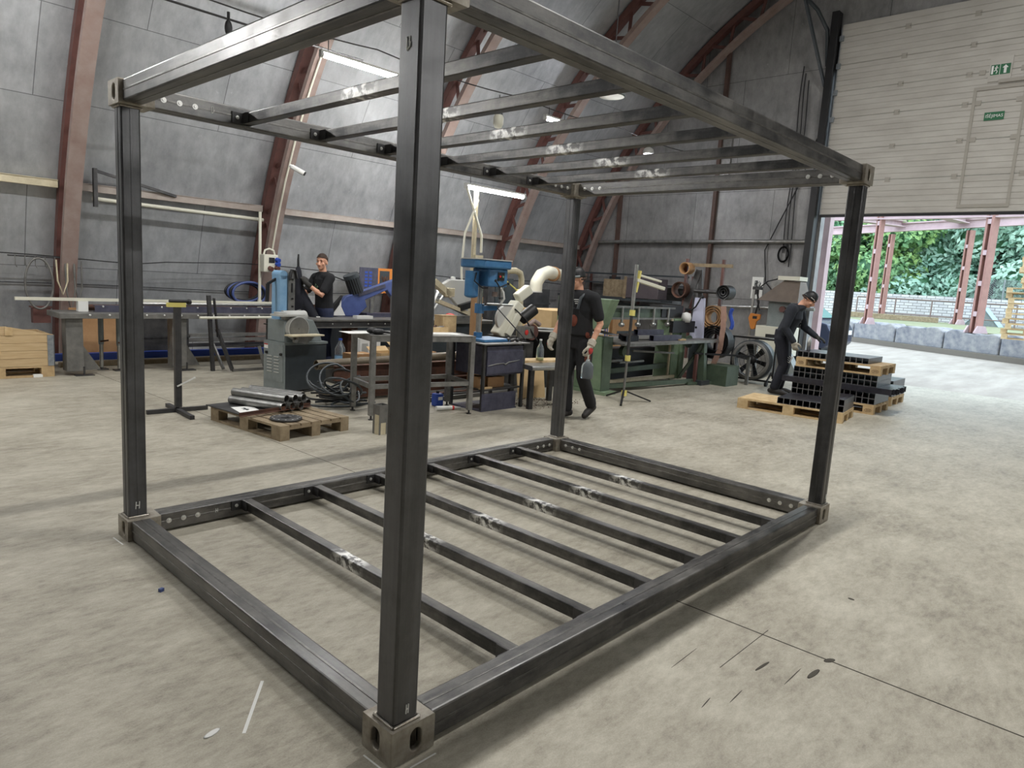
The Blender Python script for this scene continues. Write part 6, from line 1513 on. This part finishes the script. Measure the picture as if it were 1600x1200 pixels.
# retaining blocks
M['block'] = mat('old_concrete_block', (158, 157, 156), .85, 0, (104, 108, 120), 3.0, (1, 1, 1), .36, .68, bump=.4)
M['kerbdark'] = mat('dark_kerb', (112, 106, 98), .9)
bd0 = Vector((31.4, 11.6, 0)); bdir = Vector((-4.6, -8.2, 0)).normalized(); bn_ = Vector((bdir.y, -bdir.x, 0)); 
if bn_.x > 0: bn_ = -bn_
labs = ['leftmost concrete block of the low retaining wall outside', 'second concrete block of the retaining wall, behind the frame post', 'concrete block below the left gantry column', 'concrete block in the middle of the retaining wall',
        'concrete block left of the right gantry column', 'broken concrete block under the right gantry column', 'right concrete block of the retaining wall', 'rightmost concrete block of the retaining wall outside']
ang = math.atan2(bdir.y, bdir.x)
for i in range(8):
    p = bd0 + bdir * (2.05 * i - 1.2); mb = MB(); rr = random.Random(i)
    n = 9; top = [(.0, .0)] 
    prof = []
    for k in range(n): prof.append((2.0 * k / (n - 1), .84 + rr.uniform(-.05, .05) - (.1 if i == 5 and 2 < k < 6 else 0) - (.12 if k in (0, n - 1) else 0)))
    mb.prism([(0, .16), (2.0, .16)] + prof[::-1], 1, -.7, 0)
    q = mb.build('retaining_block', M['block'], loc=(p.x, p.y, 0), bevel=.04); q.rotation_euler = (0, 0, ang); tag(q, labs[i], 'concrete block', 'retaining wall blocks')
q = MB().box(-2, 18, -.9, .12, -.01, .18).build('kerb_strip', M['kerbdark'], loc=bd0); q.rotation_euler = (0, 0, ang); struct(q)
M['bank'] = mat('weedy_ground', (140, 140, 118), .9, 0, (116, 128, 84), 3)
p0 = bd0 - bdir * 14; p1 = bd0 + bdir * 40; off = -bn_ * .55
vs = [p0 + off, p1 + off, p1 + Vector((70, 0, 0)), p0 + Vector((70, 0, 0))]
mb = MB(); mb.add([(v.x, v.y, .0) for v in vs] + [(v.x, v.y, .8) for v in vs], [(3, 2, 1, 0), (4, 5, 6, 7), (0, 1, 5, 4), (1, 2, 6, 5), (2, 3, 7, 6), (3, 0, 4, 7)])
mb.f = [tuple(reversed(f)) for f in mb.f]; bk = mb.build('upper_ground', M['bank']); struct(bk)
# gantry columns
M['gantry'] = mat('salmon_primer_steel', (160, 118, 108), .6, 0, (140, 102, 94), 3)
M['gantrybeam'] = mat('pinkish_primer_steel', (190, 168, 170), .6, 0, (172, 148, 152), 2)
def gcol(x, y, top, w, label):
    o = empty('gantry_column', (x, y, .8), R(-29), label, 'column', 'gantry columns outside')
    MB().box(-w * .5, w * .5, -w * .5, -w * .2, 0, top - .8).build('flange', M['gantry'], o); MB().box(-w * .5, w * .5, w * .22, w * .5, 0, top - .8).build('flange', M['gantry'], o)
    MB().box(-w * .05, w * .05, -w * .2, w * .22, 0, top - .8).build('web', M['rust'], o)
    z = .55
    while z < top - 1: MB().box(-w * .53, -w * .4, -w * .22, w * .24, z, z + .16).build('batten', M['gantrybeam'], o); z += 1.0
    MB().prism([(-w * 1.1, 0), (w * 1.1, 0), (w * 1.1, .02), (w * .6, .24), (-w * .6, .24), (-w * 1.1, .02)], 1, -w * .75, -w * .55).prism([(-w * 1.1, 0), (w * 1.1, 0), (w * 1.1, .02), (w * .6, .24), (-w * .6, .24), (-w * 1.1, .02)], 1, w * .55, w * .75).build('base_gusset', M['gantrybeam'], o)
    return o
cA = G(1355, 504, .85); cB = G(1376, 497, .83); cC = G(1495, 506, .83); cD = G(1524, 518, .85)
tA = PX(1378, 345, cA.x).z; tB = PX(1393, 366, cB.x).z; tC = PX(1516, 360, cC.x).z; tD = tA + .0
gcol(cA.x, cA.y, tA + .55, .2, 'salmon steel column nearer the frame post, left pair front'); gcol(cD.x, cD.y, tA + 1.6, .27, 'tall salmon steel column at the right, in front of the pallet stack')
gcol(cB.x, cB.y, tB, .22, 'slimmer far salmon column, second from the left'); gcol(cC.x, cC.y, tC, .26, 'far salmon column, third from the left')
def gbeam(a, b, w, h, label):
    o = MB().bar(a, b, w, h * .15).bar(Vector(a) - Vector((0, 0, h)), Vector(b) - Vector((0, 0, h)), w, h * .15).bar(Vector(a) - Vector((0, 0, h / 2)), Vector(b) - Vector((0, 0, h / 2)), w * .25, h).build('gantry_beam', M['gantrybeam'])
    tag(o, label, 'beam', 'gantry beams outside')
fA = Vector((cA.x, cA.y, tA + .4)); fD = Vector((cD.x, cD.y, tA + .4 + .0)); fB = Vector((cB.x, cB.y, tB + .5)); fC = Vector((cC.x, cC.y, tC + .5))
dd = fD - fA; gbeam(fA - dd * 2, fD + dd * 1, .3, .34, 'near pinkish crane beam running over the front gantry columns')
dd = fC - fB; gbeam(fB - dd * 2, fC + dd * 2, .3, .36, 'far pinkish crane beam running over the rear gantry columns')
gbeam(fA.lerp(fD, .35) + Vector((0, 0, .12)), fB.lerp(fC, .9) + Vector((0, 0, .1)), .5, .25, 'pinkish cross beam between the two crane beams at the right')
gbeam(fA.lerp(fD, -.75) + Vector((0, 0, .12)), fB.lerp(fC, .1) + Vector((0, 0, .1)), .5, .25, 'pinkish cross beam between the two crane beams at the left')
# pink post just outside the doorway
o = MB().box(-.1, .1, -.08, .08, 0, 4.2).box(-.12, .12, -.1, -.08, 0, 4.2).box(-.12, .12, .08, .1, 0, 4.2).build('door_post', M['gantrybeam'], loc=(15.0, 4.29, -.002)); tag(o, 'pinkish steel post standing just outside the doorway', 'post')
# brick wall and fence
def brick_mat():
    m, nt, b = newmat('whitewashed_brick'); L = nt.links; tc = N(nt, 'ShaderNodeTexCoord'); sp = N(nt, 'ShaderNodeSeparateXYZ'); L.new(tc.outputs['Object'], sp.inputs[0])
    cb = N(nt, 'ShaderNodeCombineXYZ'); L.new(sp.outputs['Y'], cb.inputs[0]); L.new(sp.outputs['Z'], cb.inputs[1])
    br = N(nt, 'ShaderNodeTexBrick'); br.inputs['Scale'].default_value = 1; br.inputs['Brick Width'].default_value = .4; br.inputs['Row Height'].default_value = .14; br.inputs['Mortar Size'].default_value = .016
    br.inputs['Color1'].default_value = srgb((206, 204, 202)); br.inputs['Color2'].default_value = srgb((186, 184, 186)); br.inputs['Mortar'].default_value = srgb((132, 128, 128)); L.new(cb.outputs[0], br.inputs['Vector'])
    L.new(br.outputs['Color'], b.inputs['Base Color']); b.inputs['Roughness'].default_value = .9; return m
M['brick'] = brick_mat()
o = MB().box(0, .3, -4, 26, .8, 2.1).build('brick_wall', M['brick'], loc=(39.5, 0, 0)); tag(o, 'long whitewashed brick boundary wall across the yard', 'wall')
M['fence'] = mat('fence_steel', (120, 104, 98), .6)
fe = empty('tube_fence', (37.2, 0, .8), 0, 'low rusty tube railing in front of the brick wall', 'fence')
for y in (3.6, 5.2, 7.0, 8.6, 10.4): MB().cyl((0, y, 0), (0, y, 1.05), .035, n=8).build('fence_post', M['fence'], fe)
for z in (.3, 1.05): MB().cyl((0, 3.6, z), (0, 10.4, z), .03, n=8).build('fence_rail', M['fence'], fe)
cf = empty('chain_link_fence', (39.65, 0, 2.1), 0, 'grey chain-link fence above the brick wall at the right', 'fence')
for y in (3.0, 4.6, 6.2): MB().cyl((0, y, 0), (0, y, .95), .04, n=8).build('fence_post', M['mgrey'], cf)
mb = MB()
for k in range(44):
    y0 = 2.4 + k * .1
    if y0 + .95 < 6.4: mb.cyl((0, y0, 0), (0, y0 + .95, .95), .009, n=4, cap=False); mb.cyl((0.01, y0 + .95, 0), (0.01, y0, .95), .009, n=4, cap=False)
mb.build('wire_mesh', M['mgrey'], cf)
tp_ = empty('tarp_tent', (37.9, 5.0, .8), 0, 'small grey and blue peaked tarp shelter behind the right gantry column', 'tent')
M['tarp'] = mat('pale_blue_tarp', (166, 190, 204), .6)
MB().prism([(-.7, 0), (.7, 0), (0, .85)], 0, 0, .06).build('tent_front', M['mgrey'], tp_); MB().prism([(-.72, 0), (-.7, 0), (.02, .87), (0, .88)], 0, -.05, 1.2).prism([(.72, 0), (.7, 0), (-.02, .87), (0, .88)], 0, -.05, 1.2).build('tent_roof', M['tarp'], tp_)
o = MB().bar((37.0, 6.6, .93), (35.6, 11.0, .95), .35, .25).build('timber_beam', M['wood_old']); tag(o, 'long weathered beam lying on the upper ground behind the blocks', 'beam')
# pallet stack at the right
pb = G(1564, 529, .8); pb.y -= 1.8
src = pallet('pallet', (pb.x, pb.y + .6, .8), R(97), 'wooden pallet in the tall outdoor stack at the right edge', m='wood_pale', group='pallets in the outdoor stack')
zz = .8; rr = random.Random(6)
for i in range(1, 17):
    zz += .1455; c = copy_tree(src); c.location = (pb.x + rr.uniform(-.05, .05), pb.y + .6 - (.25 if i > 9 else 0) + rr.uniform(-.06, .06), zz); c.rotation_euler = (0, 0, R(97) + rr.uniform(-.05, .05))
# dark car at the doorway
cr_ = empty('car', (18.4, 6.45, 0), 0, 'dark blue car parked outside, half hidden behind the door jamb', 'car')
M['carpaint'] = mat('dark_blue_car_paint', (58, 64, 84), .25, .3); M['carglass'] = mat('car_glass', (120, 150, 156), .1, .2)
body = [(-1.65, .45), (-1.65, .8), (-1.55, .98), (-1.1, 1.08), (2.05, 1.1), (2.2, .9), (2.2, .4), (-1.5, .32)]
MB().prism(body, 0, -.9, .9).build('car_body', M['carpaint'], cr_, bevel=.05)
MB().prism([(-1.2, 1.06), (-.4, 1.68), (1.5, 1.72), (2.05, 1.1)], 0, -.76, .76).build('cabin', M['carpaint'], cr_, bevel=.05)
MB().prism([(-1.02, 1.12), (-.36, 1.62), (.35, 1.64), (.35, 1.12)], 0, -.775, -.755).prism([(.42, 1.12), (.42, 1.64), (1.4, 1.64), (1.8, 1.12)], 0, -.775, -.755).build('side_window', M['carglass'], cr_)
MB().add([(-.7, -1.19, 1.11), (.7, -1.19, 1.11), (.66, -.46, 1.66), (-.66, -.46, 1.66), (-.7, -1.16, 1.11), (.7, -1.16, 1.11), (.66, -.43, 1.66), (-.66, -.43, 1.66)], [(0, 1, 2, 3), (7, 6, 5, 4), (0, 4, 5, 1), (2, 6, 7, 3), (1, 5, 6, 2), (3, 7, 4, 0)]).build('windscreen', M['carglass'], cr_)
MB().ell((-1.0, -.95, 1.14), .1, .07, .09).build('wing_mirror', M['lampgrey'], cr_); MB().ell((-.99, -.92, 1.12), .09, .055, .08).build('mirror_glass', M['black'], cr_)
for x in (-.84, .84):
    for y in (-1.05, 1.35):
        q = MB().cyl((x - .1, y, .33), (x + .1, y, .33), .33, n=28).build('wheel', M['rubber'], cr_); MB().cyl((x - .105, y, .33), (x + .105, y, .33), .2, n=20).build('rim', M['galv'], q)
MB().box(-.75, -.5, -1.67, -1.63, .68, .8).box(.5, .75, -1.67, -1.63, .68, .8).build('headlamp', M['white'], cr_)
MB().box(-.905, -.9, -.4, .6, .7, .74).build('door_seam', M['black'], cr_)
# trees beyond the yard
def leafmat(name, c, c2):
    m = mat(name, c, .55, 0, c2, .9, (1, 1, 1), .35, .65, coord='Object'); b = m.node_tree.nodes['Principled BSDF']
    b.inputs['Subsurface Weight'].default_value = 0; return m
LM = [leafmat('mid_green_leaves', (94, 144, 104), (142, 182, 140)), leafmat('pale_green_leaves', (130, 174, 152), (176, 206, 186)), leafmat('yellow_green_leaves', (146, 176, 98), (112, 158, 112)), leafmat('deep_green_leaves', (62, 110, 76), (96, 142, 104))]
M['bark'] = mat('dark_bark', (70, 62, 54), .9)
rs_ = np.random.RandomState(11)
def tree(x, y, blobs, mi, label, n=7000, ls=.17):
    o = empty('tree', (x, y, .8), 0, label, 'tree', 'trees beyond the boundary wall')
    h = max(b[2] + b[5] * .3 for b in blobs)
    MB().path([(0, 0, 0), (.1, .1, h * .4), (0, -.1, h * .8)], [.22, .17, .08], 8).build('trunk', M['bark'], o)
    tot = sum(b[3] * b[4] for b in blobs); V_ = []; 
    for bx_, by_, bz_, rx, ry, rz_ in blobs:
        k = int(n * rx * ry / tot); d = rs_.normal(size=(k, 3)); d /= np.linalg.norm(d, axis=1)[:, None]
        d[:, 0] = np.where(rs_.rand(k) < .75, -np.abs(d[:, 0]), d[:, 0])
        lump = 1 + .13 * np.sin(d[:, 1] * 7 + bx_ * 3) * np.sin(d[:, 2] * 8 + by_) + .1 * np.sin(d[:, 1] * 15 + d[:, 2] * 12)
        r = (lump * rs_.uniform(.84, 1.04, k))[:, None]; P = d * r * np.array([rx, ry, rz_]) + np.array([bx_, by_, bz_])
        nrm = d + rs_.normal(size=(k, 3)) * .55 + np.array([-.15, 0, .45]); nrm /= np.linalg.norm(nrm, axis=1)[:, None]
        t = np.cross(nrm, rs_.normal(size=(k, 3))); t /= np.linalg.norm(t, axis=1)[:, None]; bt_ = np.cross(nrm, t)
        s = (ls * rs_.uniform(.6, 1.3, k))[:, None]
        q = np.stack([P - t * s, P - bt_ * s * .5 + nrm * s * .12, P + t * s, P + bt_ * s * .5 + nrm * s * .12], 1); V_.append(q.reshape(-1, 3))
    V_ = np.concatenate(V_); nf = len(V_) // 4
    me = bpy.data.meshes.new('foliage'); me.vertices.add(len(V_)); me.vertices.foreach_set('co', V_.ravel()); me.loops.add(nf * 4); me.loops.foreach_set('vertex_index', np.arange(nf * 4)); me.polygons.add(nf); me.polygons.foreach_set('loop_start', np.arange(nf) * 4); me.polygons.foreach_set('loop_total', np.full(nf, 4)); me.update(); me.validate()
    me.materials.append(LM[mi]); f = bpy.data.objects.new('foliage', me); COL.objects.link(f); f.parent = o
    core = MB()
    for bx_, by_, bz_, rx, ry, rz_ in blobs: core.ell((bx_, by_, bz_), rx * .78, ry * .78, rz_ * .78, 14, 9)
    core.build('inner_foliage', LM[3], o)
def blobs(seed, w, h, k, r):
    q = random.Random(seed); return [(q.uniform(-1, 1), q.uniform(-w, w), .6 + h * (i + q.random()) / k, r * q.uniform(.8, 1.2), r * q.uniform(.9, 1.3), r * q.uniform(.7, 1.0)) for i in range(k)]
tree(43.5, 15.5, blobs(1, 2.6, 6.4, 8, 1.7), 0, 'mid green tree at the far left of the doorway view'); tree(43.0, 11.8, blobs(2, 2.4, 6.2, 8, 1.6), 2, 'yellow-green tree between the frame post and the left gantry columns')
tree(44.0, 8.4, blobs(3, 2.4, 6.8, 8, 1.7), 1, 'pale green tree behind the paired left gantry columns'); tree(42.8, 5.6, blobs(4, 2.4, 6.0, 9, 1.5), 1, 'pale green drooping tree between the two inner gantry columns')
tree(45.5, 2.6, blobs(5, 2.6, 7.2, 8, 1.8), 0, 'mid green tree behind the tall right gantry column'); tree(43.5, -.6, blobs(6, 2.6, 6.5, 8, 1.8), 3, 'deep green tree above the outdoor pallet stack')
tree(50, 13.5, blobs(7, 4, 9, 9, 2.8), 3, 'large deep green tree in the second row at the left', 5000, .3); tree(50, 6.5, blobs(8, 4, 9.5, 9, 2.8), 0, 'large mid green tree in the second row in the middle', 5000, .3); tree(51, -.5, blobs(9, 4, 9.5, 9, 2.8), 3, 'large deep green tree in the second row at the right', 5000, .3)
M['hill'] = mat('dark_wooded_bank', (62, 88, 56), .95, 0, (84, 112, 70), 1.2)
mb = MB(); n = 24
for k in range(n): pass
vs = []; 
for i in range(12):
    for j in range(30):
        x = 46 + i * 2.2; y = -25 + j * 2.6; vs.append((x, y, .8 + 1.05 * i + 1.2 * noise.noise(Vector((x * .2, y * .2, 0)))))
mb.add(vs, [(i * 30 + j, (i + 1) * 30 + j, (i + 1) * 30 + j + 1, i * 30 + j + 1) for i in range(11) for j in range(29)], True)
hl = mb.build('wooded_bank', M['hill']); struct(hl)
